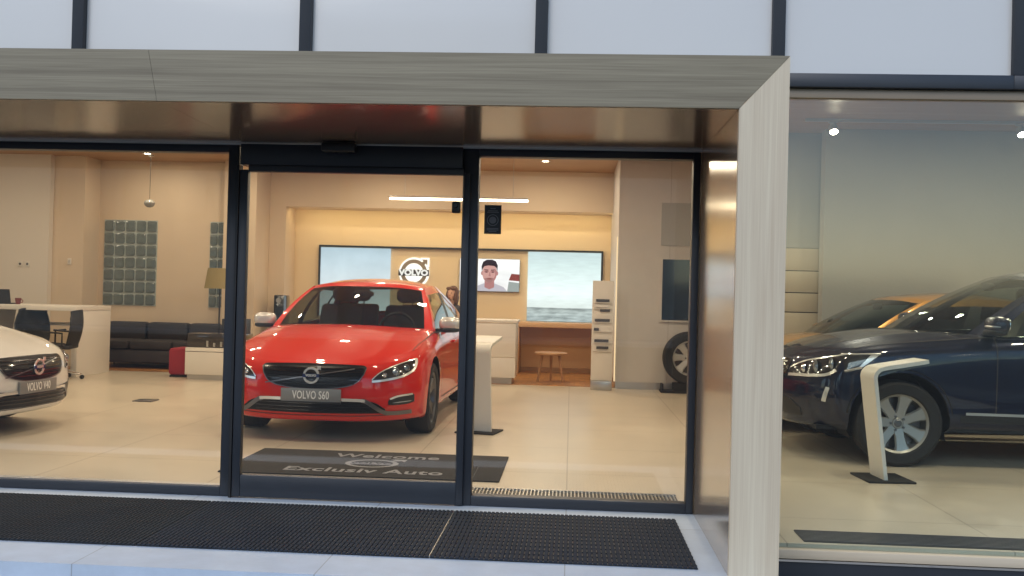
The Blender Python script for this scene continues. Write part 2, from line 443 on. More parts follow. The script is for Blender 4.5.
def emblem(parent, xf, z, r, mtx=None, mats=('bright', 'blue_emb', 'bright')):
    """ring with an arrow up to the right and a bar across: on the plane x = xf facing +x (viewer's right is -y ... mirrored by mtx)"""
    b = MB(); n = 40
    b2 = bmesh.new()
    ring = []
    for rr_, h in ((r*.72, 0), (r*.74, .008), (r*.98, .008), (r, 0)):
        ring.append([b2.verts.new((h, rr_*math.cos(2*math.pi*k/n), rr_*math.sin(2*math.pi*k/n))) for k in range(n)])
    for i in range(3):
        for k in range(n): b2.faces.new((ring[i][k], ring[i][(k+1) % n], ring[i+1][(k+1) % n], ring[i+1][k]))
    b.add(b2)
    q = r*.7071
    def arrow(s):   # s: sign of the viewer's right in y
        return [(s*(q*.86), q*1.12), (s*(q*1.12), q*.86), (s*(q*1.42), q*1.12), (s*(q*1.62), q*.92), (s*(q*1.62), q*1.62), (s*(q*.92), q*1.62), (s*(q*1.12), q*1.42)]
    b.prism(arrow(1), 0, .008, 'x')
    b.bm.transform(Matrix.Translation((xf, 0, z)))
    o = b.build('emblem', M[mats[0]], parent, smooth=False)
    c = MB(); c.prism([(-r*1.02, -r*.2), (r*1.02, -r*.2), (r*1.02, r*.2), (-r*1.02, r*.2)], .004, .012, 'x'); c.bm.transform(Matrix.Translation((xf, 0, z)))
    c.build('emblem_bar', M[mats[1]], o, smooth=False)
    t = text_obj('lettering', 'VOLVO', r*.36, M[mats[2]], o, Matrix.Translation((xf+.013, 0, z)) @ Matrix.Rotation(R(90), 4, 'Z') @ Matrix.Rotation(R(90), 4, 'X'), 1.05, .001, .002)
    return o

SEDAN = dict(
    # station x positions along the side
    sx=[0.0, -.58, -1.5, -2.3, -2.776, -3.2], tail=-3.70,
    fy=[0, .36, .62, .80, .885], fx=[0, .028, .115, .27, .47],
    ry=[.76, .56, 0], rx=[.14, .035, 0],
    # ring: nose x, y scale of the nose, side half widths (6), tail inset, z of nose (5), z of side (6), z of tail (3)
    rings=[
        (.78, .95, [.80, .80, .80, .80, .80, .78], .10, [.18]*5, [.19]*6, [.24]*3),
        (.895, 1.0, [.90, .895, .895, .895, .90, .87], .04, [.205, .205, .21, .22, .22], [.22]*6, [.28]*3),
        (.935, 1.02, [.915, .905, .905, .91, .92, .88], .0, [.37, .37, .375, .38, .39], [.38, .36, .36, .36, .38, .42], [.45]*3),
        (.925, 1.02, [.925, .915, .915, .925, .935, .89], .0, [.55, .55, .555, .565, .575], [.60, .58, .58, .60, .62, .64], [.66]*3),
        (.875, .99, [.905, .905, .905, .91, .915, .87], .02, [.655, .66, .675, .70, .73], [.775, .80, .81, .83, .85, .86], [.86]*3),
        (.80, .92, [.815, .825, .835, .835, .81, .76], .08, [.705, .71, .735, .77, .81], [.865, .925, .945, .965, .985, .995], [1.0, 1.005, 1.01]),
    ],
    cowl=[(-.22, 0, .985), (-.26, .40, .975), (-.47, .755, .952)],
    deck=[(-3.0, .62, 1.03), (-3.12, .35, 1.055), (-3.16, 0, 1.06)],
    gs=[-.58, -1.5, -2.3, -2.85],      # side stations of the glasshouse at the belt
    roof=[(-1.04, 0, 1.385), (-1.07, .36, 1.378), (-1.17, .578, 1.35), (-1.22, .598, 1.36), (-1.75, .60, 1.39), (-2.25, .58, 1.37), (-2.55, .54, 1.34), (-2.62, .40, 1.35), (-2.66, 0, 1.36)],
    bulge=.03, crown_hood=.030, crown_roof=.045, bonnet_front=3,
    wr=.328, rim=.235, arch=.372, wy=.80, ww=.235, wb=2.776)
HATCH = dict(SEDAN)
SUV = dict(
    sx=[0.0, -.78, -1.6, -2.35, -2.774, -3.25], tail=-3.75,
    fy=[0, .36, .62, .80, .89], fx=[0, .05, .17, .32, .455],
    ry=[.82, .62, 0], rx=[.10, .03, 0],
    rings=[
        (.74, .95, [.82, .82, .82, .82, .82, .80], .10, [.27]*5, [.28]*6, [.32]*3),
        (.83, 1.0, [.91, .90, .90, .90, .91, .88], .05, [.30, .30, .31, .34, .35], [.34]*6, [.36]*3),
        (.875, 1.02, [.93, .915, .915, .92, .94, .90], .0, [.50, .50, .505, .51, .52], [.52, .50, .50, .50, .52, .56], [.60]*3),
        (.865, 1.02, [.945, .925, .925, .935, .95, .90], .0, [.69, .69, .695, .705, .715], [.75, .74, .76, .78, .80, .82], [.85]*3),
        (.82, .99, [.92, .92, .92, .925, .93, .88], .02, [.81, .815, .83, .855, .88], [.925, .955, .975, 1.0, 1.02, 1.04], [1.06]*3),
        (.74, .92, [.83, .85, .86, .86, .84, .80], .10, [.87, .875, .895, .925, .955], [.995, 1.065, 1.095, 1.12, 1.15, 1.17], [1.2]*3),
    ],
    cowl=[(-.23, 0, 1.10), (-.31, .40, 1.095), (-.62, .765, 1.08)],
    deck=[(-3.3, .66, 1.22), (-3.42, .4, 1.22), (-3.45, 0, 1.22)],
    gs=[-.78, -1.6, -2.35, -3.2],
    roof=[(-1.18, 0, 1.59), (-1.22, .34, 1.58), (-1.35, .595, 1.54), (-1.42, .618, 1.55), (-1.95, .63, 1.61), (-2.5, .61, 1.61), (-3.05, .585, 1.59), (-3.12, .42, 1.60), (-3.15, 0, 1.61)],
    bulge=.035, crown_hood=.035, crown_roof=.06, bonnet_front=3,
    mdx=.06, mdz=.11, wr=.348, rim=.238, arch=.40, wy=.81, ww=.235, wb=2.774)

def build_car(name, label, S, pm, loc, rz, plate_txt, group='cars shown in the showroom', detail='full', mirror_mat=None, wheel_style=(5, True), rimmat='alloy', gmat='carglass', seat='seat', steer=0.):
    root = thing(name, label, 'car', loc, rz, group)
    NS, NK = 12, 6
    grid = []
    for (xn, ys, sw, tin, zn, zs, zt) in S['rings']:
        row = []
        for y, dx, z in zip(S['fy'], S['fx'], zn): row.append((xn-dx, y*ys, z))
        for x, w, z in zip(S['sx'], sw, zs): row.append((x, w, z))
        for y, dx, z in zip(S['ry'], S['rx'], zt): row.append((S['tail']+dx+tin, y*(sw[-1]/.88), z))
        grid.append(row)
    grid = np.array(grid)
    rows = np.array([crom(g, NS) for g in grid])                     # rings x cols
    cols = np.stack([crom(rows[:, j], NK) for j in range(rows.shape[1])], 1)
    side = cols                                                       # (rows, cols, 3)
    side[..., 1] = np.maximum(side[..., 1], 0)
    # wheel arches: snap the points inside the circle on to it, drop the faces inside
    inside = np.zeros(side.shape[:2], bool)
    R_ = S['arch']
    for cx in (0., -S['wb']):
        dx, dz = side[..., 0]-cx, side[..., 2]-(S['wr']+.015)
        d = np.hypot(dx, dz); ins = (d < R_) & (side[..., 1] > .55)
        inside |= ins
        f = np.where(ins, R_/np.maximum(d, 1e-6), 1)
        keep = ins & (d > R_*.72)
        side[..., 0] = np.where(keep, cx+dx*f, side[..., 0]); side[..., 2] = np.where(keep, S['wr']+.015+dz*f, side[..., 2])
    body, door_f, door_r = MB(), MB(), MB()
    NR, NC = side.shape[:2]
    d0, d1, d2 = S['gs'][0]+.02, S['gs'][1], S['gs'][2]-.10
    sill = S['rings'][1][5][1]+.06
    def emit(G, sgn):
        bms = {k: bmesh.new() for k in 'bfr'}; VV = {k: {} for k in 'bfr'}
        for i in range(NR-1):
            for j in range(NC-1):
                q = [(i, j), (i, j+1), (i+1, j+1), (i+1, j)]
                if all(inside[a] for a in q): continue
                c = sum(side[a] for a in q)/4
                k = 'b'
                if detail == 'full' and c[2] > sill and side[i, j, 1] > .5:
                    if d1 < c[0] < d0: k = 'f'
                    elif d2 < c[0] < d1: k = 'r'
                vs = []
                for a in (q if sgn > 0 else q[::-1]):
                    if a not in VV[k]: VV[k][a] = bms[k].verts.new((side[a][0], side[a][1]*sgn, side[a][2]))
                    vs.append(VV[k][a])
                try: bms[k].faces.new(vs)
                except ValueError: pass
        return bms
    doors = {}
    for sgn in (1, -1):
        bms = emit(side, sgn); body.add(bms['b']); doors[sgn] = (bms['f'], bms['r'])
    top = rows[-1]
    bf = S['bonnet_front']*NS; b6 = 6*NS
    # bonnet
    front = np.r_[mirr(top[:bf+1])[::-1], top[1:bf+1]]
    cw = crom(np.array(S['cowl']+[tuple(top[b6])]), 10)
    back = np.r_[mirr(cw)[::-1], cw[1:]]
    n = 41; m = 25
    lft = resample(top[bf:b6+1], m)
    bon = coons(resample(front, n), resample(back, n), mirr(lft), lft, S['crown_hood'])
    vv_ = np.linspace(0, 1, m)[:, None]; uu_ = np.abs(np.linspace(-1, 1, n))[None, :]
    bon[..., 2] += .012*np.exp(-((uu_-.62)/.09)**2)*np.sin(np.pi*np.clip(vv_, 0, 1))**.5   # raised creases
    hb = MB(); hb.grid(bon)
    # deck / rear lid
    j10 = 10*NS
    dk = crom(np.array([tuple(top[j10])]+S['deck']), 10)
    dback = np.r_[mirr(dk)[::-1][:-1][::-1][::-1], dk[::-1][1:]] if False else np.r_[dk, mirr(dk)[::-1][1:]]
    tl = top[j10:]
    j12 = NC-1-NS
    rear = np.r_[top[j12:], mirr(top[j12:])[::-1][1:]]
    lft2 = resample(top[j10:j12+1][::-1], 13)
    deck = coons(resample(rear, n), resample(dback, n), lft2, mirr(lft2), .01)
    body.grid(deck)
    # glasshouse
    jx = [int(round(np.interp(-x, -top[b6-NS:j10+NS+1, 0], np.arange(b6-NS, j10+NS+1)))) for x in S['gs']]
    base_pts = [S['cowl'][0], S['cowl'][1], S['cowl'][2], tuple(top[b6])]+[tuple(top[j]) for j in jx[1:3]]+[tuple(top[j10])]+[S['deck'][0], S['deck'][2]]
    base = crom(np.array(base_pts), 10); roof = crom(np.array(S['roof']), 10)
    NV = 16; GH = np.zeros((NV+1, len(base), 3))
    mid = (base+roof)/2
    cen = np.array([-1.6, 0, 0]); outd = mid-np.array([-1.8, 0, 0]); outd[:, 2] = 0
    outd /= np.maximum(np.linalg.norm(outd, axis=1), 1e-6)[:, None]
    for k in range(NV+1):
        v = k/NV; b4 = 4*v*(1-v)
        GH[k] = (1-v)*base+v*roof+outd*S['bulge']*b4+np.array([0, 0, S['bulge']*.5*b4])
    GH[:, :, 1] = np.maximum(GH[:, :, 1], 0)
    ws, sw_f, sw_r, rw, pil = MB(), {1: MB(), -1: MB()}, {1: MB(), -1: MB()}, MB(), MB()
    blk = MB()
    for sgn in (1, -1):
        bms = {}; VV = {}
        def put(k, i, j):
            bm_ = bms.setdefault(k, bmesh.new()); D = VV.setdefault(k, {})
            vs = []
            for a in ([(i, j), (i, j+1), (i+1, j+1), (i+1, j)] if sgn > 0 else [(i, j), (i+1, j), (i+1, j+1), (i, j+1)]):
                if a not in D: p = GH[a]; D[a] = bm_.verts.new((p[0], p[1]*sgn, p[2]))
                vs.append(D[a])
            try: bm_.faces.new(vs)
            except ValueError: pass
        for i in range(NV):
            for j in range(len(base)-1):
                if j < 19: k = 'ws' if i < NV-1 else 'pil'
                elif j < 30: k = 'pil'
                elif j < 40: k = ('sf' if j != 39 else 'blk') if i < NV-3 else 'pil'
                elif j < 53: k = ('sr' if j not in (40, 50) else 'blk') if i < NV-3 else 'pil'
                elif j < 71: k = 'pil'
                else: k = 'rw' if 0 < i < NV-1 else 'pil'
                put(k, i, j)
        for k, bm_ in bms.items():
            {'ws': ws, 'sf': sw_f[sgn], 'sr': sw_r[sgn], 'rw': rw, 'pil': pil, 'blk': blk}[k].add(bm_)
    # roof panel
    rl = roof
    fr = np.r_[mirr(rl[:21])[::-1], rl[1:21]]; bk = np.r_[mirr(rl[70:]), rl[70:][::-1][1:]]
    bk = np.r_[mirr(rl[70:]), rl[70:][::-1][1:]]
    ls = resample(rl[20:71], 25)
    rf = coons(resample(fr, n), resample(bk, n), mirr(ls), ls, S['crown_roof'])
    pil.grid(rf)
    ob = body.build('body', M[pm], root, merge=.0015, angle=50)
    bmx = bmesh.new(); bmx.from_mesh(ob.data); bmesh.ops.recalc_face_normals(bmx, faces=bmx.faces); bmx.to_mesh(ob.data); bmx.free(); ob.data.set_sharp_from_angle(angle=R(50))
    hood = hb.build('bonnet', M[pm], root, angle=60)
    pl = pil.build('roof', M[pm], root, merge=.001, angle=50)
    blk.build('pillar_trim', M['black'], root)
    for sgn in (1, -1):
        if detail == 'full':
            for bm_, gl_ in ((doors[sgn][0], sw_f), (doors[sgn][1], sw_r)):
                mb = MB(); mb.add(bm_); d = mb.build('door', M[pm], root)
                gl_[sgn].build('side_window', M['carglass_d' if gmat == 'carglass_d' else 'carglass'], d)
        else:
            for gl_ in (sw_f, sw_r): gl_[sgn].build('side_window', M['carglass'], root)
    ws.build('windscreen', M[gmat], root, merge=.001); rw.build('rear_window', M[gmat], root, merge=.001)
    # collision tree of the outer skin for laying details on it
    bmt = bmesh.new()
    for o in [ob, hood, pl]+[c for c in root.children if c.name.startswith('door')]: bmt.from_mesh(o.data)
    bvh = BVHTree.FromBMesh(bmt); bmt.free()
    def sx(y, z, x0=3.):
        h = bvh.ray_cast(Vector((x0, y, z)), Vector((-1, 0, 0))); return h[0].x if h[0] is not None else .7
    def sy(x, z, s=1):
        h = bvh.ray_cast(Vector((x, 3*s, z)), Vector((0, -s, 0))); return h[0].y if h[0] is not None else .9*s
    def sz(x, y):
        h = bvh.ray_cast(Vector((x, y, 3)), Vector((0, 0, -1))); return h[0].z if h[0] is not None else 1.
    def patch(mb, rowsyz, off=.006, nu=28, nv=10, thick=.03, s=1):
        """rowsyz: list of (y, z_bottom, z_top); laid on the nose along x"""
        a = resample(crom(np.array([(y*s, zb, zt) for y, zb, zt in rowsyz]), 6), nu) if len(rowsyz) > 2 else resample(np.array([(y*s, zb, zt) for y, zb, zt in rowsyz], float), nu)
        G = []
        for y, zb, zt in a: G.append([(sx(y, zb+(zt-zb)*k/nv)+off, y, zb+(zt-zb)*k/nv) for k in range(nv+1)])
        mb.grid(G)
        loop = [G[i][0] for i in range(nu)]+[G[-1][k] for k in range(1, nv+1)]+[G[i][-1] for i in range(nu-2, -1, -1)]+[G[0][k] for k in range(nv-1, -1, -1)]
        mb.grid([loop, [(x-thick, y, z) for x, y, z in loop]])
        return a
    def ribbon(mb, pts, w, mode='y', s=1, off=.003):
        P = resample(crom(np.array(pts, float), 8), 40) if len(pts) > 2 else resample(np.array(pts, float), 40)
        T = np.gradient(P, axis=0); T /= np.maximum(np.linalg.norm(T, axis=1), 1e-9)[:, None]
        N = np.stack([-T[:, 1], T[:, 0]], 1)
        G = []
        for p, nn in zip(P, N):
            row = []
            for q in (-.5, .5):
                a, b = p+nn*w*q
                if mode == 'y': row.append((a, sy(a, b, s)+off*s, b))
                elif mode == 'x': row.append((sx(a*s, b)+off, a*s, b))
                else: row.append((a, b*s, sz(a, b*s)+off))
            G.append(row)
        mb.grid(G)
    # underbody, wheel wells
    un = MB(); un.box(S['tail']+.25, .62, -.74, .74, S['rings'][0][4][0]-.005, S['rings'][0][4][0]+.03)
    un.box(S['tail']+.3, .55, -.55, .55, S['rings'][0][4][0]+.03, S['rings'][3][4][0]+.05)
    un.build('underbody', M['matt_dark'], root, smooth=False)
    for cx in (0., -S['wb']):
        ww = MB()
        for s in (1, -1):
            G = []
            for k in range(25):
                a = math.pi*(-.12+1.24*k/24); G.append([(cx+(R_+.004)*math.cos(a), s*.52, S['wr']+.015+(R_+.004)*math.sin(a)), (cx+(R_+.004)*math.cos(a), s*(sy(cx+R_*1.02*math.cos(a), max(S['wr']+.015+R_*1.02*math.sin(a), .25), 1)-.006), S['wr']+.015+(R_+.004)*math.sin(a))])
            ww.grid(G)
            ww.prism([(cx-R_, .2), (cx+R_, .2), (cx+R_, S['wr']+.2), (cx+R_*.6, S['wr']+R_), (cx-R_*.6, S['wr']+R_), (cx-R_, S['wr']+.2)], s*.51, s*.52, 'y')
        ww.build('wheel_arch', M['matt_dark'], root, smooth=False)
        for s in (1, -1):
            wheel(root, cx, s*S['wy'], S['wr'], S['wr'], S['rim'], S['ww'], wheel_style, s, steer if cx == 0 else 0, rimmat)
    # cabin
    zb = S['rings'][5][5][1]
    it = MB(); it.box(S['gs'][3]+.1, S['cowl'][0][0]-.15, -.70, .70, zb-.34, zb-.30)
    it.build('cabin_floor', M['matt_dark'], root, smooth=False)
    da = MB(); da.prism([(S['cowl'][0][0]-.12, zb-.3), (S['cowl'][0][0]-.12, zb-.03), (S['cowl'][0][0]-.45, zb+.005), (S['cowl'][0][0]-.62, zb-.05), (S['cowl'][0][0]-.62, zb-.3)], -.66, .66, 'y', .015)
    da.build('dashboard', M['black'], root)
    xs = S['cowl'][0][0]
    stw = MB(); pts = []
    for k in range(29):
        a = 2*math.pi*k/28; pts.append((xs-.72-.06*math.sin(a), .36+.185*math.cos(a), zb-.01+.175*math.sin(a)))
    stw.tube(pts, .016, 8, False); stw.tube([(xs-.70, .36-.17, zb-.01), (xs-.70, .36+.17, zb-.01)], .018); stw.tube([(xs-.60, .36, zb-.06), (xs-.72, .36, zb-.01)], .05)
    stw.build('steering_wheel', M['black'], root)
    for (x0, yy) in ((xs-1.15, .36), (xs-1.15, -.36), (xs-2.0, .38), (xs-2.0, -.38)):
        st = MB()
        st.prism([(x0+.45, zb-.32), (x0+.45, zb-.20), (x0+.1, zb-.2), (x0-.12, zb+.24), (x0-.22, zb+.24), (x0-.1, zb-.32)], yy-.24, yy+.24, 'y', .04)
        st.ell((x0-.20, yy, zb+.35), (.05, .13, .085), p=3); st.tube([(x0-.18, yy-.05, zb+.2), (x0-.2, yy-.05, zb+.34)], .008); st.tube([(x0-.18, yy+.05, zb+.2), (x0-.2, yy+.05, zb+.34)], .008)
        st.build('seat', M[seat], root)
    rv = MB(); rv.ell((S['roof'][0][0]+.10, 0, S['roof'][0][2]-.10), (.02, .11, .035), p=3); rv.build('rear_view_mirror', M['black'], root)
    # door gaps, shut lines
    gap = MB()
    zt = lambda x: float(np.interp(-x, -top[b6-NS:j10+1, 0], top[b6-NS:j10+1, 2]))-.01
    for s in (1, -1):
        for x in (d0, d1, d2):
            ribbon(gap, [(x, sill), (x, (sill+zt(x))/2), (x, zt(x))], .009, 'y', s)
        ribbon(gap, [(d0, sill), (d1, sill), (d2, sill)], .009, 'y', s)
        ribbon(gap, [tuple(lft[2][:2]), tuple(lft[m//2][:2]), tuple(lft[m-2][:2])], .007, 'z', s, .002)
    gap.build('shut_line', M['groove'], root, smooth=False)
    for s in (1, -1):
        beltm = MB(); ribbon(beltm, [(d0+.05, zt(d0)+.004), (d1, zt(d1)+.004), (d2, zt(d2)+.004)], .018, 'y', s, .004); beltm.build('belt_trim', M['black'], root, smooth=False)
        for x in (d1+.16, d2+.16):
            hd = MB(); yy = sy(x, zt(x)-.13, s); hd.ell((x, yy+.014*s, zt(x)-.13), (.10, .016, .017), p=3)
            dr = [c for c in root.children if c.name.startswith('door') and len(c.data.vertices) and (c.data.vertices[0].co.y > 0) == (s > 0) and min(v.co.x for v in c.data.vertices) < x < max(v.co.x for v in c.data.vertices)]
            hd.build('handle', M[pm], dr[0] if dr else root)
        mm = MB(); y0 = sy(S['gs'][0]-.20, zt(S['gs'][0])-.05, s)
        mx_, mz = S['gs'][0]+S.get('mdx', -.10), zt(S['gs'][0])+S.get('mdz', .085)
        mm.ell((mx_, s*(abs(y0)+.08), mz), (.075, .110, .072), p=3.0)
        mo = mm.build('side_mirror', M[mirror_mat or pm], root)
        am = MB(); am.prism([(mx_-.05, s*(abs(y0)-.06)), (mx_+.05, s*(abs(y0)-.06)), (mx_+.05, s*(abs(y0)+.10)), (mx_-.05, s*(abs(y0)+.10))], mz-.085, mz-.045, 'z', .01); am.ell((mx_+.005, s*(abs(y0)+.08), mz-.055), (.073, .102, .03), p=3)
        am.build('mirror_base', M['black'], mo)
        mg = MB(); mg.ell((mx_-.068, s*(abs(y0)+.08), mz+.005), (.012, .092, .056), p=3); mg.build('mirror_glass', M['chrome'], mo)
    return dict(root=root, sx=sx, sy=sy, sz=sz, patch=patch, ribbon=ribbon, S=S, zt=zt)

def plate(C, z, txt, w=.52, h=.11, off=.012):
    S = C['S']; x = C['sx'](0, z)+off
    p = MB(); p.box(x-.02, x, -w/2, w/2, z-h/2, z+h/2, .003); po = p.build('number_plate', M['plate'], C['root'])
    b = MB(); b.box(x-.018, x+.002, -w/2, w/2, z-h/2-.012, z-h/2+.002, .002); b.build('plate_holder', M['black'], po)
    text_obj('plate_lettering', txt, h*.88, M['plate_txt'], po, Matrix.Translation((x+.001, 0, z-.002)) @ Matrix.Rotation(R(90), 4, 'Z') @ Matrix.Rotation(R(90), 4, 'X'), .62, .001, .0012, 1.06)
    return po

def front_sedan(C, mesh='black', txt='VOLVO S60', zs=0.):
    rt = C['root']; P, RB, sx = C['patch'], C['ribbon'], C['sx']
    g = MB(); P(g, [(-.455, .640, .652), (-.43, .58, .668), (-.36, .515, .672), (-.2, .480, .676), (0, .470, .678), (.2, .480, .676), (.36, .515, .672), (.43, .58, .668), (.455, .640, .652)], .008, 48, 12, .05)
    go = g.build('grille', M['grille_black'], rt)
    sl = MB()
    for z in (.515, .548, .581, .614, .645):
        hw = .43-.10*max(0, (.60-z)/.12)**1.2
        RB(sl, [(-hw, z), (0, z-.006), (hw, z)], .010, 'x', 1, .014)
    sl.build('grille_slat', M['gloss_black'], go, smooth=False)
    dg = MB(); RB(dg, [(-.41, .508), (.36, .642)], .010, 'x', 1, .020); dg.build('grille_bar', M['alloy_dark'], go, smooth=False)
    rim_ = MB(); RB(rim_, [(-.455, .645), (-.43, .58), (-.36, .512), (-.2, .476), (0, .466), (.2, .476), (.36, .512), (.43, .58), (.455, .645)], .008, 'x', 1, .013); rim_.build('grille_surround', M['alloy_dark'], go, smooth=False)
    emblem(go, sx(0, .58)+.028, .58, .072)
    # lower intake with bright skid strip
    big = 'V40' in txt; dz = .035 if big else 0.; dy = .12 if big else 0.
    li = MB(); P(li, [(-.62-dy, .262-dz*.4, .30+dz), (-.50-dy, .262-dz*.4, .365+dz), (-.2, .258-dz*.4, .372), (0, .257-dz*.4, .374), (.2, .258-dz*.4, .372), (.50+dy, .262-dz*.4, .365+dz), (.62+dy, .262-dz*.4, .30+dz)], .007, 44, 8, .04); lo = li.build('lower_intake', M['grille_black'], rt)
    l2 = MB()
    for z in (.285, .315, .345): RB(l2, [(-.5, z), (0, z-.004), (.5, z)], .006, 'x', 1, .012)
    l2.build('intake_slat', M['gloss_black'], lo, smooth=False)
    for s in (1, -1):
        sk = MB(); RB(sk, [(.265, .378), (.40, .376), (.46, .370)], .026, 'x', s, .016); sk.build('bumper_trim', M['bright'], rt, smooth=False)
        sk = MB(); RB(sk, [(.43, .374), (.48, .358), (.60, .277), (.68, .262), (.82, .268)], .036, 'x', s, .014); sk.build('bumper_trim', M['alloy_dark'], rt, smooth=False)
        h = MB(); P(h, [(.51, .535, .553), (.57, .540, .612), (.66, .555, .662), (.76, .582, .702), (.835, .630, .725)], .006, 30, 12, .04, s); ho = h.build('headlight', M['headlamp'], rt)
        ch = MB(); RB(ch, [(.51, .537), (.57, .542), (.66, .557), (.76, .584), (.828, .632), (.838, .69), (.832, .722)], .019, 'x', s, .011); RB(ch, [(.51, .553), (.57, .612), (.66, .662), (.76, .702), (.835, .725)], .009, 'x', s, .010); ch.build('headlight_trim', M['bright'], ho, smooth=False)
        for yy, zz, rr in ((.605, .587, .022), (.685, .612, .034), (.765, .645, .028)):
            ln = MB(); x = sx(yy*s, zz)
            ln.lathe([(0, .018), (rr*.5, .015), (rr*.85, .006), (rr, -.004)], 20, 'x', (x+.002, yy*s, zz)); ln.lathe([(rr*.95, .0), (rr*1.1, .008), (rr*1.25, -.004)], 20, 'x', (x+.002, yy*s, zz))
            ln.build('headlight_lens', M['lens' if yy > .62 else 'chrome'], ho)
        f = MB(); P(f, [(.645, .335, .372), (.70, .332, .408), (.79, .338, .425), (.84, .355, .420)], .006, 20, 8, .03, s); fo = f.build('fog_light_recess', M['black'], rt)
        f2 = MB(); RB(f2, [(.66, .385), (.72, .408), (.83, .424)], .016, 'x', s, .012); f2.build('recess_trim', M['bright'], fo, smooth=False)
        f3 = MB(); RB(f3, [(.68, .352), (.82, .364)], .008, 'x', s, .012); f3.build('daylight_strip', M['lens'], fo, smooth=False)
    plate(C, .412, txt, .52, .11)
    nt_ = MB(); 
    for s in (1, -1): RB(nt_, [(.0, .236), (.4, .238), (.72, .25)], .006, 'x', s, .004)
    nt_.build('splitter_line', M['black'], rt, smooth=False)

def front_suv(C, txt):
    rt = C['root']; P, RB, sx = C['patch'], C['ribbon'], C['sx']
    g = MB(); P(g, [(-.44, .76, .79), (-.40, .66, .822), (-.2, .615, .828), (0, .608, .83), (.2, .615, .828), (.40, .66, .822), (.44, .76, .79)], .008, 44, 12, .05); go = g.build('grille', M['gloss_black'], rt)
    sl = MB()
    for z in (.65, .69, .73, .77, .80): RB(sl, [(-.40, z), (0, z-.004), (.40, z)], .010, 'x', 1, .014)
    sl.build('grille_slat', M['steel'], go, smooth=False)
    emblem(go, sx(0, .72)+.028, .72, .085)
    li = MB(); P(li, [(-.60, .36, .42), (-.45, .36, .50), (0, .355, .51), (.45, .36, .50), (.60, .36, .42)], .007, 40, 8, .04); li.build('lower_intake', M['black'], rt)
    for s in (1, -1):
        h = MB(); P(h, [(.47, .695, .755), (.58, .70, .815), (.70, .706, .850), (.80, .72, .880), (.862, .765, .900)], .006, 32, 12, .05, s); ho = h.build('headlight', M['headlamp'], rt)
        # the lamp runs back along the wing
        hs = MB(); G = []; x0_ = C['sx'](.862*s, .83)-.012
        for k in range(21):
            t = k/20; row = []
            for q in range(9):
                f_ = q/8; x = x0_-t*(.13+.15*f_); z = .760+.136*f_+.022*t*(1-f_)+.012*t
                row.append((x, C['sy'](x, z, s)+.006*s, z))
            G.append(row)
        hs.grid(G); hs.build('headlight_wing', M['headlamp'], ho)
        lift = lambda p: Vector(p)+Vector((0, .006*s, 0))
        we = MB(); we.tube([lift(g[0]) for g in G], .011, 6); we.tube([lift(g[-1]) for g in G], .008, 6); we.grid([[lift(p) for p in g] for g in G[-6:]]); we.build('headlight_edge', M['bright'], ho)
        ch = MB(); RB(ch, [(.47, .695), (.58, .70), (.70, .706), (.80, .72), (.862, .762)], .024, 'x', s, .011); RB(ch, [(.47, .755), (.58, .815), (.70, .85), (.80, .88), (.862, .90)], .014, 'x', s, .011)
        ch.build('headlight_trim', M['bright'], ho, smooth=False)
        for yy, zz, rr in ((.60, .757, .034), (.70, .78, .046), (.80, .81, .042)):
            ln = MB(); x = sx(yy*s, zz)
            ln.lathe([(0, .02), (rr*.5, .016), (rr*.85, .006), (rr, -.004)], 20, 'x', (x+.002, yy*s, zz)); ln.lathe([(rr*.95, 0), (rr*1.1, .01), (rr*1.3, -.006)], 20, 'x', (x+.002, yy*s, zz))
            ln.build('headlight_lens', M['lens' if yy != .6 else 'chrome'], ho)
        f = MB(); RB(f, [(.80, .50), (.83, .62)], .028, 'x', s, .010); f.build('daylight_strip', M['bright'], rt, smooth=False)
        cl = MB()
        for cx in (0., -C['S']['wb']):
            pts = [(cx+(C['S']['arch']+.012)*math.cos(a), C['S']['wr']+.015+(C['S']['arch']+.012)*math.sin(a)) for a in np.linspace(R(8), R(172), 17)]
            RB(cl, pts, .030, 'y', s, .006)
        cl.build('wheel_arch_trim', M['black'], rt, smooth=False)
        st = MB(); RB(st, [(-.52, .445), (-1.4, .44), (-2.25, .45)], .022, 'y', s, .010); st.build('sill_trim', M['steel'], rt, smooth=False)
        sb = MB(); RB(sb, [(-.48, .40), (-1.4, .40), (-2.25, .41)], .06, 'y', s, .006); sb.build('sill_cladding', M['black'], rt, smooth=False)
    for o in list(rt.children):
        if o.name.startswith('side_mirror'):
            s = 1 if sum(v.co.y for v in o.data.vertices) > 0 else -1
            c = sum((v.co for v in o.data.vertices), Vector())/len(o.data.vertices)
            r_ = MB(); r_.ell((c.x+.04, c.y+.03*s, c.z-.012), (.05, .085, .011), p=3); r_.build('mirror_indicator', M['steel'], o)
    plate(C, .585, txt)

# ================================================================== THE PLACE
YD, YP, YF = 5.99, 4.66, 5.32      # door plane, portal front, main facade plane
ZS = 2.218                          # soffit
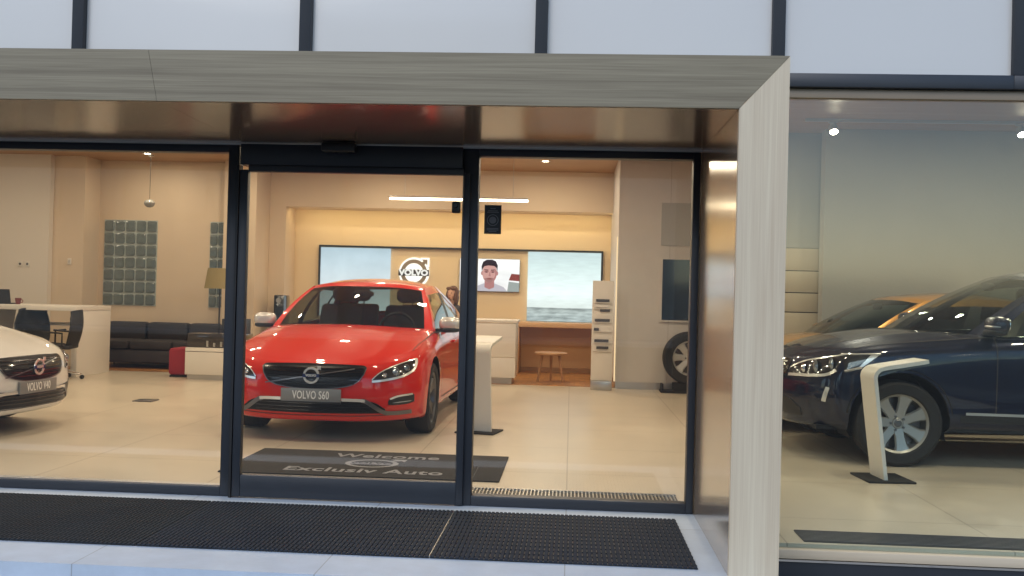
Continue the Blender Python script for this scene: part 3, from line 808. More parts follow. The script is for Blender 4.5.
# ---- ground outside
o = MB().box(-60, 60, -60, 3.3, -.60, -.30).build('street', M['asphalt'], smooth=False); structure(o)
o = MB().box(-60, 60, 3.3, 5.30, -.40, -.19).build('pavement', M['paving'], smooth=False); structure(o)
o = MB().box(-5.2, 1.02, 4.06, 5.30, -.188, -.10).box(-5.2, 1.02, 4.10, 5.30, -.10, -.085).build('lower_step', M['curb'], smooth=False); structure(o)
o = MB().box(-5.2, .999, 4.42, 6.05, -.085, -.004).build('entrance_step', M['stone'], smooth=False); structure(o)
fr_ = MB()  # unseen row opposite, added and its heights shaped for the reflections in the glass
for k, (x0, x1, h) in enumerate(((-44, -32.5, 9), (-33, -23.5, 6.5), (-24, -15, 10), (-15.5, -8.5, 7.4), (-9, -1, 11), (-1.5, 5.4, 8.2), (5.2, 13.0, 2.2), (12.8, 24, 1.9), (23.5, 33, 6), (32.5, 44, 8))):
    fr_.box(x0, x1, -24-(k % 3)*.4, -23-(k % 3)*.4, -.19, h)
    n_ = int((x1-x0)/2.6)
    for a in range(n_):
        for q in range(int(h/3.1)): fr_.box(x0+.8+a*2.5, x0+2.0+a*2.5, -22.999-(k % 3)*.4, -22.9-(k % 3)*.4, .9+q*3.1, 2.6+q*3.1)
fr_.box(-44, 44, -22.6, -20.5, -.3, -.19)
structure(fr_.build('unseen_street_front', M['wall_white'], smooth=False))
# ---- showroom shell
o = MB().box(-11, 9, 6.05, 17.4, -.12, 0).box(1.02, 9, 5.36, 6.05, -.12, 0).build('showroom_floor', M['floor'], smooth=False); structure(o)
o = MB().box(-11, 9, 5.47, 17.4, 3.4, 3.52).build('ceiling', M['ceil'], smooth=False); structure(o)
o = MB().box(-3.9, .98, 14.27, 16.9, .0, .006).build('parquet_floor', M['parquet'], smooth=False); structure(o)
o = MB().box(-8.0, -5.2, 14.55, 15.85, .0, .006).build('lounge_floor', M['parquet'], smooth=False); structure(o)

def wall(name, label, dims, mat):
    return tag(bx(name, dims, M[mat]), label, 'wall')
wall('lounge_wall', 'cream painted wall with glass block windows behind the dark sofa', (-8.1, -5.75, 15.85, 16.05, 0, 3.4), 'wall_warm')
wall('partition_wall', 'beige partition wall behind the long white desk', (-8.46, -7.94, 15.34, 16.05, 0, 3.4), 'wall_warm')
wall('white_wall', 'white wall at the far end of the long desk, beside the beige partition', (-11, -8.46, 15.22, 16.05, 0, 3.4), 'wall_white')
wall('side_wall', 'plain side wall closing the showroom behind the white car', (-11.2, -11, 5.3, 17.4, 0, 3.4), 'wall_white')
tag(MB().box(-5.72, -5.182, 15.6, 16.89, 0, 3.4).build('column', M['wall_warm'], smooth=False), 'cream square column beside the reception niche, next to the small black box', 'column')
# reception niche: frame wall in front, back panel behind, washed by a hidden trough
tag(MB().box(-5.18, -4.90, 16.32, 16.9, 0, 3.4).box(-4.90, .99, 16.32, 16.9, 2.735, 3.4).build('niche_frame', M['wall_warm'], smooth=False), 'cream frame and bulkhead around the bright reception niche', 'wall')
wall('niche_wall', 'bright yellow cream back wall of the reception niche carrying the screens', (-5.18, 1.2, 16.9, 17.1, 0, 3.4), 'wall_niche')
# big white column on the right of the niche
t = thing('display_column', 'wide white panelled column with a dark display window and a wheel in front', 'column', (0, 0, 0))
MB().box(.66, 1.72, 14.12, 16.9, .10, 3.4).build('shaft', M['wall_col'], t, smooth=False)
MB().box(.665, 1.715, 14.13, 16.88, 0, .10).build('plinth', M['steel'], t, smooth=False)
MB().box(1.722, 2.5, 14.16, 16.9, 0, 3.4).build('side_panel', M['wall_white'], t, smooth=False)
d = MB().box(1.30, 1.95, 14.085, 14.118, 1.01, 1.885).build('display_window', M['darkglass'], t, smooth=False)
MB().box(1.275, 1.30, 14.08, 14.118, .985, 1.91).box(1.30, 1.95, 14.08, 14.118, .985, 1.01).box(1.30, 1.95, 14.08, 14.118, 1.885, 1.91).build('window_frame', M['wall_col'], d, smooth=False)
MB().box(1.27, 1.95, 14.10, 14.118, 2.085, 2.70).build('grey_panel', M['wall_grey'], t, smooth=False)
MB().box(.640, .657, 14.18, 14.22, .1, 2.2).build('light_strip', M['strip'], t, smooth=False)
# right bay
wall('grey_wall', 'rough grey plaster wall behind the dark blue car', (3.0, 9, 11.85, 12.05, 0, 3.4), 'wall_grey')
wall('end_wall', 'grey plaster end wall far right of the showroom', (9, 9.2, 5.3, 17.4, 0, 3.4), 'wall_grey')
wall('rear_wall', 'plain cream rear wall deep behind the slatted panel', (1.2, 9.0, 16.9, 17.1, 0, 3.4), 'wall_warm')
t = thing('slatted_panel', 'beige panel with dark horizontal grooves left of the grey wall', 'wall panel', (0, 0, 0))
sp = MB()
zz = [0, .45, .82, 1.19, 1.43, 1.70, 1.98]
for a, b in zip(zz[:-1], zz[1:]): sp.box(2.4, 3.4, 12.12, 12.20, a+.006, b-.006, .004)
sp.build('slat', M['slat'], t)
MB().box(2.4, 3.4, 12.20, 12.24, 0, 1.98).build('backing', M['groove'], t, smooth=False)
MB().box(2.35, 3.4, 12.15, 12.28, 1.985, 3.4).build('upper_panel', M['wall_grey'], t, smooth=False)

# ---- glazing at the entrance
F, G_ = M['frame'], M['glass']
def framed(name, label, x0, x1, z0, z1, y, fr, gmat='glass', cat='window', depth=.09, extra=None):
    """fr: frame widths left, right, bottom, top"""
    t = thing(name, label, cat, ((x0+x1)/2, y, z0)); cx = (x0+x1)/2; a = x0-cx; b = x1-cx; h = z1-z0
    m = MB()
    if fr[0]: m.box(a, a+fr[0], 0, depth, 0, h, .004)
    if fr[1]: m.box(b-fr[1], b, 0, depth, 0, h, .004)
    if fr[2]: m.box(a+fr[0], b-fr[1], .002, depth-.002, 0, fr[2], .004)
    if fr[3]: m.box(a+fr[0], b-fr[1], .002, depth-.002, h-fr[3], h, .004)
    m.build('frame', F, t)
    bx('pane', (a+fr[0]-.004, b-fr[1]+.004, depth*.45, depth*.45+.016, fr[2]-.004, h-fr[3]+.004), M[gmat], t)
    if extra: extra(t, a, b, h)
    return t
def left_extra(t, a, b, h):
    MB().box(a+.05, b-.01, .02, .086, .061, .064).build('drip_rail', M['steel'], t, smooth=False)
framed('fixed_window', 'large fixed glass pane of the entrance left of the sliding door', -4.95, -2.110, -.002, 2.212, YD, (.06, .066, .06, .052), extra=left_extra)
framed('fixed_window', 'fixed glass pane of the entrance between the door post and the wooden jamb', -.690, .770, -.002, 2.212, YD, (.10, .044, .062, .050))
def door_extra(t, a, b, h):
    MB().box(a, b, -.012, .10, h-.016, h-.001).build('track', F, t, smooth=False)
t = thing('sliding_door', 'closed glass sliding door with a dark blue grey frame in front of the red car', 'door', (-1.39, YD-.03, 0))
m = MB(); m.box(-.70, -.648, 0, .05, .004, 2.05, .004).box(.708, .75, 0, .05, .004, 2.05, .004).box(-.648, .708, .002, .048, .004, .142, .004).box(-.648, .708, .002, .048, 2.038, 2.08, .004)
m.build('leaf_frame', F, t)
bx('pane', (-.652, .712, .02, .034, .138, 2.042), G_, t)
MB().box(-.70, .70, .0, .12, 2.081, 2.212, .004).build('header_box', F, t)
MB().box(-.718, -.703, -.006, .06, .0, 2.078).build('seal', M['frame_in'], t, smooth=False)
t = thing('door_sensor', 'small black motion sensor under the wooden soffit above the sliding door', 'sensor', (-1.44, YD-.14, ZS-.03))
MB().box(-.105, .105, -.03, .035, -.035, .022, .012).build('housing', M['black'], t)
MB().box(-.03, .03, .035, .12, -.03, .028, .004).build('bracket', M['black'], t)
t = thing('door_camera', 'small black box fixed on the door post beside the black poster', 'camera', (-.715, YD-.034, 1.835))
MB().box(-.03, .02, -.05, -.001, -.035, .035, .008).build('housing', M['black'], t)
MB().lathe([(0, -.062), (.012, -.062), (.015, -.05)], 16, 'y', (-.005, 0, .01)).build('lens', M['gloss_black'], t)
t = thing('poster', 'small black poster with a grey ring on the glass above the right pane', 'poster', (-.50, YD+.034, 1.775))
MB().box(-.053, .053, -.0025, 0, -.092, .088).build('sheet', M['poster'], t, smooth=False)
b = MB(); ring = [(math.cos(a), math.sin(a)) for a in np.linspace(0, 2*math.pi, 41)]
b.grid([[(.036*c, -.0045, -.006+.036*s_), (.031*c, -.0045, -.006+.031*s_)] for c, s_ in ring]); b.lathe([(0, -.0045), (.022, -.0045)], 24, 'y', (0, 0, -.006))
for z, w in ((.066, .016), (.052, .030), (.043, .036), (-.058, .036), (-.067, .036), (-.076, .024)): b.box(-w, w, -.0055, -.003, z-.0028, z+.0028)
b.build('print', M['poster_ink'], t, smooth=False)

# ---- wooden portal
t = thing('entrance_portal', 'deep wooden entrance surround with pale oak front and lacquered inner faces', 'portal', (0, 0, 0))
seam = -2.062
h_ = MB()
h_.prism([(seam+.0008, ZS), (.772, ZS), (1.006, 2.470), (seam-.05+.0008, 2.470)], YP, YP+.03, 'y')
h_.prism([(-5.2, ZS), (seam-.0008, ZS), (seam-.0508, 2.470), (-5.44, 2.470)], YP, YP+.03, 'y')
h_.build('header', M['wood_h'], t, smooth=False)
MB().prism([(.7735, -.004), (1.006, -.19), (1.006, 2.4685), (.7735, ZS-.001)], YP+.001, YP+.03, 'y').build('jamb', M['wood_v'], t, smooth=False)
MB().box(.976, 1.006, YP+.031, YF-.002, -.19, 2.468).build('return_panel', M['wood_v'], t, smooth=False)
MB().prism([(-5.2, -.004), (-5.44, -.19), (-5.44, 2.4685), (-5.2, ZS-.001)], YP+.001, YP+.03, 'y').build('jamb', M['wood_v'], t, smooth=False)
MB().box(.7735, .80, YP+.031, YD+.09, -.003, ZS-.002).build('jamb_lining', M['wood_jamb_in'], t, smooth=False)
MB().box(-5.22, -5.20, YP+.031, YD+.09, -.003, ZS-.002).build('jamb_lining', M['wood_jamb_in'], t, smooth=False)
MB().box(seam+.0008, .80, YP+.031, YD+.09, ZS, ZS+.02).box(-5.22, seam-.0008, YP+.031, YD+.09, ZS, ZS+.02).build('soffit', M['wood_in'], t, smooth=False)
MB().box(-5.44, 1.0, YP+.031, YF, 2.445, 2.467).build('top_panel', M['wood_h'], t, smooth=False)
MB().box(-5.2, .7735, YD-.016, YD-.003, ZS-.012, ZS-.001).build('soffit_trim', M['steel'], t, smooth=False)

# ---- main facade: frosted band above, shop window on the right
xs = [-4.10, -2.81, -1.51, -.20, 1.08, 2.345, 3.62, 4.9]
poss = ['leftmost and mostly hidden', 'above the left end of the wooden header', 'above the sliding door and the red car', 'above the header over the right fixed pane', 'above the corner of the wooden portal', 'above the track spotlight over the dark blue car', 'far right beyond the dark blue car']
labs = ['frosted pale blue upper pane at the top left corner of the facade', 'frosted upper pane over the white car end of the wooden header', 'frosted upper pane over the sliding door with the red car', 'frosted upper pane ending at the mitred corner of the wooden header', 'frosted upper pane above the display window of the dark blue car', 'frosted upper pane past the last mullion on the right edge', 'frosted upper pane outside on the far right']
for i in range(len(xs)-1):
    x0, x1 = xs[i], xs[i+1]; cx = (x0+x1)/2
    t = thing('frosted_window', labs[i], 'window', (cx, YF, 2.462), 0, 'frosted panes along the top of the facade')
    MB().box(x0-cx-.034, x0-cx+.034, -.03, .06, .075, 6.5, .004).build('mullion', F, t)
    MB().box(x0-cx-.034, x1-cx-.0345, -.035, .06, .0, .074, .004).build('sill', F, t)
    bx('pane', (x0-cx+.030, x1-cx-.030, .01, .03, .07, 6.5), M['frost'], t)
MB_ = MB().box(-11.2, 9.2, YF+.07, YF+.14, 2.45, 9.0).build('facade_backing', M['wall_grey'], smooth=False); tag(MB_, 'opaque wall behind the frosted upper panes', 'wall')
t = thing('display_window', 'tall shop window in front of the dark blue car', 'window', (1.04, YF, -.02))
bx('pane', (-.02, 6.6, .02, .036, .0, 2.432), M['shopglass'], t)
MB().box(-.03, 6.6, -.02, .07, -.05, .0, .004).build('bottom_rail', M['slat'], t)
MB().box(-.03, 6.6, .0, .05, 2.430, 2.480, .003).build('top_trim', M['tan_trim'], t)
MB().box(-.03, 6.6, -.03, .06, -.062, -.051).build('drip_edge', M['chrome'], t, smooth=False)
MB().box(-.03, 6.6, -.018, .07, -.40, -.063).build('plinth', F, t, smooth=False)
MB().box(6.6, 8.2, -.018, .07, -.40, 2.46).build('end_pier', F, t, smooth=False)

# ---- floor furniture at the entrance
t = thing('entrance_mat', 'wide black ribbed rubber mat on the pale entrance step', 'door mat', (0, 0, 0))
def ribs(x0, x1, mat):
    MB().box(x0, x1, 4.77, 5.80, -.003, .003).build('base', M['frame_in'], t, smooth=False)
    r = MB(); n = int((x1-x0)/.024)
    for k in range(n):
        x = x0+(k+.5)*(x1-x0)/n; r.prism([(x-.0095, .003), (x+.0095, .003), (x+.008, .0085), (x-.008, .0085)], 4.765, 5.805, 'y')
    for k in range(13): r.box(x0, x1, 4.80+k*.081, 4.806+k*.081, .003, .0085)
    r.build('rib', M[mat], t, smooth=False)
MB().box(-.6692, -.6652, 4.77, 5.80, .003, .0105).build('joint_strip', M['steel'], t, smooth=False)
ribs(-5.1, -2.155, 'mat_dust'); ribs(-2.15, -.670, 'mat_rubber'); ribs(-.664, .645, 'mat_rubber')
t = thing('floor_grille', 'slotted steel floor grating inside along the right fixed pane', 'floor grating', (0, 0, 0))
MB().box(-.68, .72, 6.16, 6.52, .0, .003).build('tray', M['frame_in'], t, smooth=False)
r = MB()
for k in range(58):
    x = -.67+k*.024; r.box(x, x+.008, 6.19, 6.49, .003, .012)
r.box(-.68, .72, 6.16, 6.19, .003, .013).box(-.68, .72, 6.49, 6.52, .003, .013)
r.build('bars', M['steel'], t, smooth=False)
t = thing('floor_grating', 'long dark floor grating inside the shop window before the dark blue car', 'floor grating', (0, 0, 0))
MB().box(1.30, 7.4, 5.40, 5.655, .0, .004).build('tray', M['frame_in'], t, smooth=False)
r = MB()
for k in range(9): r.box(1.30, 7.4, 5.412+k*.028, 5.420+k*.028, .004, .010)
r.build('bars', M['alloy_dark'], t, smooth=False)
t = thing('welcome_mat', 'charcoal welcome mat with grey lettering on the floor before the red car', 'door mat', (-1.47, 7.28, 0))
MB().box(-1.0, 1.0, -.53, .53, .0, .010, .004).build('carpet', M['mat_in'], t)
flat = lambda x, y: Matrix.Translation((x, y, .0115))
text_obj('lettering', 'Welcome', .215, M['mat_txt'], t, flat(.06, .30), .93, .0006, .004, 1.05)
text_obj('lettering', 'Exclusiv Auto', .215, M['mat_txt'], t, flat(.0, -.33), .93, .0006, .004, 1.05)
b = MB(); b.grid([[(.20*c, -.02+.17*s_, .012), (.165*c, -.02+.135*s_, .012)] for c, s_ in ring])
b.prism([(-.20, -.055), (.20, -.055), (.20, .015), (-.20, .015)], .0105, .0125, 'z'); b.prism([(.11, .11), (.13, .09), (.20, .13), (.23, .09), (.235, .19), (.11, .19), (.155, .165)], .0105, .012, 'z')
b.build('mat_logo', M['mat_txt'], t, smooth=False)
text_obj('logo_lettering', 'VOLVO', .075, M['mat_in'], t, Matrix.Translation((0, -.02, .0132)), 1.3, .0004, .002)
t = tag(MB().box(-4.92, -4.70, 10.70, 10.92, 0, .012, .003).build('floor_outlet', M['alloy_dark']), 'small square floor outlet in the tiles behind the white car', 'floor outlet')

# ---- info stands: a folded blade on a dark plate
def info_stand(label, loc, rz, s=1.):
    t = thing('info_stand', label, 'info stand', loc, rz, 'info stands beside the cars')
    # profile in x-z: leaning leg, rounded bend, tilted reading board going +x
    path = [(.10, 0), (.055, .35), (.012, .70), (.006, .775), (.03, .815), (.075, .835), (.25, .866), (.40, .893)]
    P = crom(np.array(path), 6); T = np.gradient(P, axis=0); T /= np.linalg.norm(T, axis=1)[:, None]; N = np.stack([-T[:, 1], T[:, 0]], 1)
    G = []
    th = .014
    lp = []
    for p, nn in zip(P, N): lp.append(((p+nn*th), (p-nn*th)))
    w = .13
    for a, b in lp:
        G.append([(a[0], -w, a[1]), (a[0], w, a[1]), (b[0], w, b[1]), (b[0], -w, b[1]), (a[0], -w, a[1])])
    m = MB(); m.grid(G); m.build('blade', M['white_plain'], t, angle=30, merge=.0005)
    m = MB(); q0, q1 = np.array([.10, .850]), np.array([.385, .897])
    n0 = np.array([-.16, .987])
    m.grid([[(q[0]+n0[0]*k, -w*.9, q[1]+n0[1]*k) , (q[0]+n0[0]*k, w*.9, q[1]+n0[1]*k)] for q in (q0, q1) for k in (.006,)])
    m.build('info_sheet', M['paper'], t, smooth=False)
    bx('base_plate', (-.05, .30, -.19, .19, .0, .014), M['matt_dark'], t, .003)
    return t
info_stand('pale info stand on a dark base plate in front of the dark blue car', (2.235, 7.44, 0), R(5))
info_stand('pale info stand beside the red car, half hidden by the door post', (-.87, 9.10, 0), R(78))

# ---- reception
t = thing('reception_counter', 'white reception counter behind the red car with a recessed base', 'counter', (-1.85, 14.2, 0))
bx('front_panel', (-1.2, 1.05, 0, .05, .40, .90), M['white'], t, .006)
bx('lower_panel', (-1.2, 1.05, .015, .06, .10, .395), M['white'], t, .004)
bx('end_panel', (1.0, 1.05, .052, .72, .10, .90), M['white'], t, .004)
bx('top', (-1.22, 1.07, -.02, .76, .905, .945), M['white'], t, .006)
bx('toe_kick', (-1.15, 1.0, .08, .66, .0, .098), M['steel'], t)
t = thing('display_table', 'peach coloured high table against the reception wall under the sea screen', 'table', (-.2, 16.5, 0))
bx('top', (-.74, .86, -.3, .38, .79, .87), M['table'], t, .006)
bx('side_panel', (-.74, -.66, -.29, .37, 0, .788), M['table'], t, .004)
bx('back_panel', (-.655, .86, .33, .36, .08, .788), M['table'], t)
bx('skirting', (-.655, .86, .31, .36, 0, .078), M['oak'], t)
t = thing('stool', 'low three legged wooden stool on the parquet under the table', 'stool', (-.29, 14.9, 0))
m = MB(); m.lathe([(0, .415), (.24, .415), (.255, .425), (.255, .445), (.24, .455), (0, .455)], 32); m.build('seat', M['oak'], t)
for a in (R(200), R(335), R(90)):
    MB().tube([(math.cos(a)*.14, math.sin(a)*.14, .415), (math.cos(a)*.21, math.sin(a)*.21, 0)], [.024, .016], 10).build('leg', M['oak'], t)
t = thing('brochure_rack', 'tall white brochure rack standing at the left edge of the panelled column', 'rack', (.45, 13.85, 0))
bx('back_panel', (-.15, .15, 0, .06, .13, 1.55), M['white'], t, .004)
bx('base', (-.15, .15, -.03, .16, 0, .128), M['steel'], t, .004)
for z, mt, w0, w1 in ((1.27, 'paper_dark', -.10, .09), (1.19, 'paper', -.11, .08), (1.13, 'paper_dark', -.04, .10), (.99, 'paper_dark', -.11, .10), (.86, 'paper_dark', -.12, -.05), (.70, 'paper_dark', -.11, .09), (.60, 'paper_dark', -.08, .09)):
    bx('brochure', (w0, w1, -.022, -.002, z-.018, z+.018), M[mt], t)
for z in (1.245, 1.16, .965, .835, .675, .56): bx('ledge', (-.13, .13, -.03, -.002, z-.012, z-.002), M['white_plain'], t)
# wheel on a little stand
t = thing('wheel_stand', 'low dark stand holding the display wheel before the column', 'stand', (1.66, 13.84, 0))
bx('plate', (-.38, .42, -.16, .16, .0, .03), M['matt_dark'], t, .004)
bx('upright', (-.37, -.34, -.1, .1, .03, .12), M['matt_dark'], t)
for y in (-.10, .10): bx('cradle', (-.2, .2, y-.012, y+.012, .03, .135), M['matt_dark'], t)
wr = thing('spare_tyre', 'alloy wheel with tyre on show in front of the white column', 'wheel', (1.68, 13.84, .49))
w0 = wheel(wr, 0, 0, 0, .372, .245, .235, (7, False), -1, 0, 'alloy_bright')
for ch in list(w0.children):
    ch.parent = wr; ch.rotation_euler = (0, 0, math.pi)
bpy.data.objects.remove(w0)
# hanging linear lamp
t = thing('linear_lamp', 'long glowing linear lamp hanging above the reception counter', 'lamp', (-1.69, 14.2, 2.71))
bx('diffuser', (-1.02, 1.02, -.03, .03, -.028, .0), M['tube'], t)
bx('housing', (-1.025, 1.025, -.034, .034, .001, .03), M['white_plain'], t, .003)
for x in (-.8, .8): MB().tube([(x, 0, .03), (x, 0, .69)], .004, 6).build('wire', M['steel'], t)
tag(bx('coffee_machine', (-4.945, -4.77, 15.9, 16.25, 0, 1.22), M['gloss_black'], None, .02), 'tall narrow black box standing against the niche frame behind the red car', 'machine')
o = bpy.data.objects['coffee_machine']; o.name = 'black_cabinet'
MB().lathe([(0, 15.885), (.04, 15.885), (.045, 15.899)], 20, 'y', (-4.86, 0, 1.13)).build('display', M['steel'], o, smooth=False)

# screens and lit sign on the niche wall
t = thing('screen_band', 'thin dark frame around the band of screens on the niche wall', 'frame', (0, 0, 0))
MB().box(-4.45, .53, 16.83, 16.898, 2.085, 2.115).box(-4.45, -4.42, 16.83, 16.898, .87, 2.084).box(.50, .53, 16.83, 16.898, .87, 2.084).build('border', M['black'], t, smooth=False)
t = thing('wall_screen', 'bright screen showing pale clouds left of the round logo', 'screen', (-3.80, 16.86, 1.475)); bx('picture', (-.618, .618, .0, .03, -.6, .6), M['scr_sky'], t)
t = thing('wall_screen', 'large screen showing a pale sky over a grey sea', 'screen', (-.135, 16.86, 1.478)); bx('picture', (-.632, .632, .0, .03, -.6, .6), M['scr_sea'], t)
t = thing('television', 'television showing a short haired young man in a pale shirt', 'television', (-1.43, 16.84, 1.655))
bx('casing', (-.524, .524, .004, .055, -.284, .284), M['black'], t, .004)
bx('picture', (-.52, .52, -.001, .003, -.28, .28), M['scr_tv'], t)
def flatpoly(name, pts, d, mat, par):
    m = MB(); m.prism([(max(-.52, min(.52, u*1.12)), max(-.28, min(.28, v*1.06-.0))) for u, v in pts], d, d+.001, 'y'); return m.build(name, M[mat], par, smooth=False)
el = lambda cx, cz, rx, rz, n=28, p=2.: [(cx+rx*math.copysign(abs(math.cos(a))**(2/p), math.cos(a)), cz+rz*math.copysign(abs(math.sin(a))**(2/p), math.sin(a))) for a in np.linspace(0, 2*math.pi, n, endpoint=False)]
pp = t
flatpoly('picture_shirt', [(-.26, -.28), (-.21, -.19), (-.08, -.135), (.08, -.135), (.22, -.19), (.28, -.28)], -.003, 'tv_shirt', pp)
flatpoly('picture_neck', [(-.075, -.20), (-.075, -.06), (.075, -.06), (.075, -.20), (0, -.235)], -.0045, 'tv_skin_d', pp)
flatpoly('picture_face', el(0, .035, .112, .158, 32, 2.3), -.006, 'tv_skin', pp)
flatpoly('picture_ear', el(-.115, .03, .018, .035), -.0055, 'tv_skin_d', pp); flatpoly('picture_ear', el(.115, .03, .018, .035), -.0055, 'tv_skin_d', pp)
flatpoly('picture_hair', [(-.122, .05), (-.128, .14), (-.105, .215), (-.05, .25), (.03, .255), (.095, .228), (.125, .16), (.12, .05), (.105, .12), (.07, .15), (-.02, .158), (-.08, .145), (-.105, .11)], -.0075, 'tv_hair', pp)
flatpoly('picture_shade', [(.03, -.12), (.075, -.09), (.105, -.02), (.112, .06), (.085, .10), (.09, 0), (.06, -.07)], -.0068, 'tv_skin_d', pp)
flatpoly('picture_jaw', [(-.085, -.055), (-.04, -.045), (0, -.04), (.04, -.045), (.085, -.055), (.06, -.10), (.02, -.124), (-.02, -.124), (-.06, -.10)], -.0066, 'tv_stubble', pp)
for s in (-1, 1):
    flatpoly('picture_socket', el(s*.05, .057, .036, .022), -.0070, 'tv_skin_d', pp)
for s in (-1, 1):
    flatpoly('picture_brow', [(s*.02, .075), (s*.085, .082), (s*.085, .093), (s*.02, .088)][::s], -.0075, 'tv_hair', pp)
    flatpoly('picture_eye', el(s*.05, .05, .02, .008), -.0075, 'tv_hair', pp)
flatpoly('picture_nose', [(-.016, -.02), (.018, -.02), (.010, .05), (.0, .05)], -.0075, 'tv_skin_d', pp)
flatpoly('picture_mouth', el(0, -.062, .040, .009), -.0075, 'tv_red', pp)
flatpoly('picture_backdrop', [(.30, -.08), (.50, -.09), (.50, .02), (.34, .03)], -.003, 'tv_red', pp)
flatpoly('picture_backdrop', [(.28, -.28), (.50, -.28), (.50, -.12), (.30, -.10)], -.003, 'tv_grey', pp)

t = thing('logo_sign', 'round backlit logo sign reading VOLVO on the niche wall', 'sign', (-2.76, 16.86, 1.665))
R0 = .232
m = MB(); m.lathe([(0, .02), (R0*1.16, .02), (R0*1.16, .03), (0, .03)], 48, 'y'); m.prism([(R0*.6, R0*.72), (R0*.72, R0*.6), (R0*1.14, R0*.45), (R0*1.14, R0*1.14), (R0*.45, R0*1.14)], .02, .03, 'y'); m.build('halo', M['halo'], t)
m = MB(); nn = 48
m.grid([[(rr*math.cos(a), yy, rr*math.sin(a)) for rr, yy in ((R0*.72, .0), (R0*.72, -.02), (R0, -.02), (R0, .0))] for a in np.linspace(0, 2*math.pi, nn+1)])
q = R0*.7071
m.prism([(q*.86, q*1.12), (q*1.12, q*.86), (q*1.24, q*1.0), (q*1.42, q*.84), (q*1.42, q*1.42), (q*.84, q*1.42), (q*1.0, q*1.24)], -.02, .0, 'y')
m.build('ring', M['sign_grey'], t, smooth=False)
o = bx('bar', (-R0*1.16, R0*1.16, -.04, -.004, -R0*.24, R0*.24), M['sign_dark'], t, .008)
text_obj('lettering', 'VOLVO', .135, M['sign_letter'], t, face_cam(0, -.042, -.003), 1.12, .002, .008, 1.0)

# ---- lounge at the back left
def block_window(label, x0, x1, nx):
    t = thing('glass_block_window', label, 'window', ((x0+x1)/2, 15.85, .98), 0, 'glass block windows in the lounge wall'); w = (x1-x0)/2
    bx('mortar_bed', (-w, w, -.012, -.001, 0, 1.43), M['mortar'], t)
    m = MB(); cw = 2*w/nx; ch = 1.43/7
    for i in range(nx):
        for j in range(7): m.ell((-w+(i+.5)*cw, -.014, (j+.5)*ch), (cw*.43, .020, ch*.43), 24, 14, 9.)
    m.build('glass_block_tile', M['glassblock'], t)
block_window('full glass block window over the dark sofa', -7.84, -6.93, 5)
block_window('glass block window behind the olive lamp shade, cut off by the door post', -6.03, -5.76, 2)
t = thing('sofa', 'long charcoal sofa along the lounge wall under the glass blocks', 'sofa', (-6.55, 15.35, 0))
bx('base', (-1.1, 1.0, -.42, .42, .10, .30), M['sofa'], t, .03)
for a, b in ((-1.09, -.41), (-.40, .29), (.30, .99)):
    bx('seat_cushion', (a, b, -.43, .22, .305, .45), M['sofa'], t, .05)
    bx('back_cushion', (a, b, .20, .45, .40, .72), M['sofa'], t, .06)
for x in (-1.0, .9):
    for y in (-.35, .35): MB().tube([(x, y, .11), (x, y, 0)], .02).build('leg', M['chrome'], t)
t = thing('pouf', 'dark red cushioned cube seat between the sofa and the white cabinet', 'pouf', (-5.60, 14.0, 0))
bx('cushion', (-.22, .22, -.22, .22, .03, .42), M['pouf'], t, .04)
bx('base', (-.2, .2, -.2, .2, 0, .029), M['matt_dark'], t)
t = thing('cabinet', 'white low cabinet with a dark glass display top', 'cabinet', (-5.04, 13.75, 0))
bx('body', (-.42, .42, -.24, .24, .07, .455), M['white_plain'], t, .006)
bx('plinth', (-.40, .40, -.2, .2, 0, .069), M['steel'], t)
bx('glass_top', (-.40, .40, -.22, .22, .458, .655), M['cap'], t, .004)
MB().box(-.42, .42, -.243, -.2405, .395, .402).build('drawer_line', M['groove'], t, smooth=False)
for x in (-.12, -.02, .08, .22): bx('ornament', (x, x+.03, -.232, -.221, .47, .47+.05+abs(x)*.3), M['steel'], t)
t = thing('table_lamp', 'lamp with olive drum shade on a black stem beside the white cabinet', 'lamp', (-5.55, 15.0, 0))
m = MB(); m.lathe([(.22, 1.30), (.17, 1.62), (.16, 1.62), (.21, 1.30)], 32); m.build('lamp_shade', M['shade'], t)
MB().tube([(.02, 0, 0), (.02, 0, 1.32)], .012, 8).build('stem', M['black'], t)
MB().lathe([(0, 0), (.14, 0), (.14, .02), (.03, .03), (0, .03)], 24).build('foot', M['black'], t)
tag(bx('loudspeaker', (-5.34, -5.0, 14.6, 14.95, 0, .84), M['black'], None, .01), 'black speaker box standing behind the white cabinet under the lamp', 'speaker')
t = thing('pendant_lamp', 'small round glass pendant lamp on a long wire in the lounge', 'lamp', (-6.75, 15.1, 2.63))
MB().ell((0, 0, 0), (.085, .085, .065)).build('globe', M['bottle'], t)
MB().tube([(0, 0, .06), (0, 0, .77)], .004, 6).build('wire', M['black'], t)
MB().lathe([(0, .77), (.05, .77), (.05, .75), (0, .745)], 16).build('ceiling_rose', M['steel'], t)
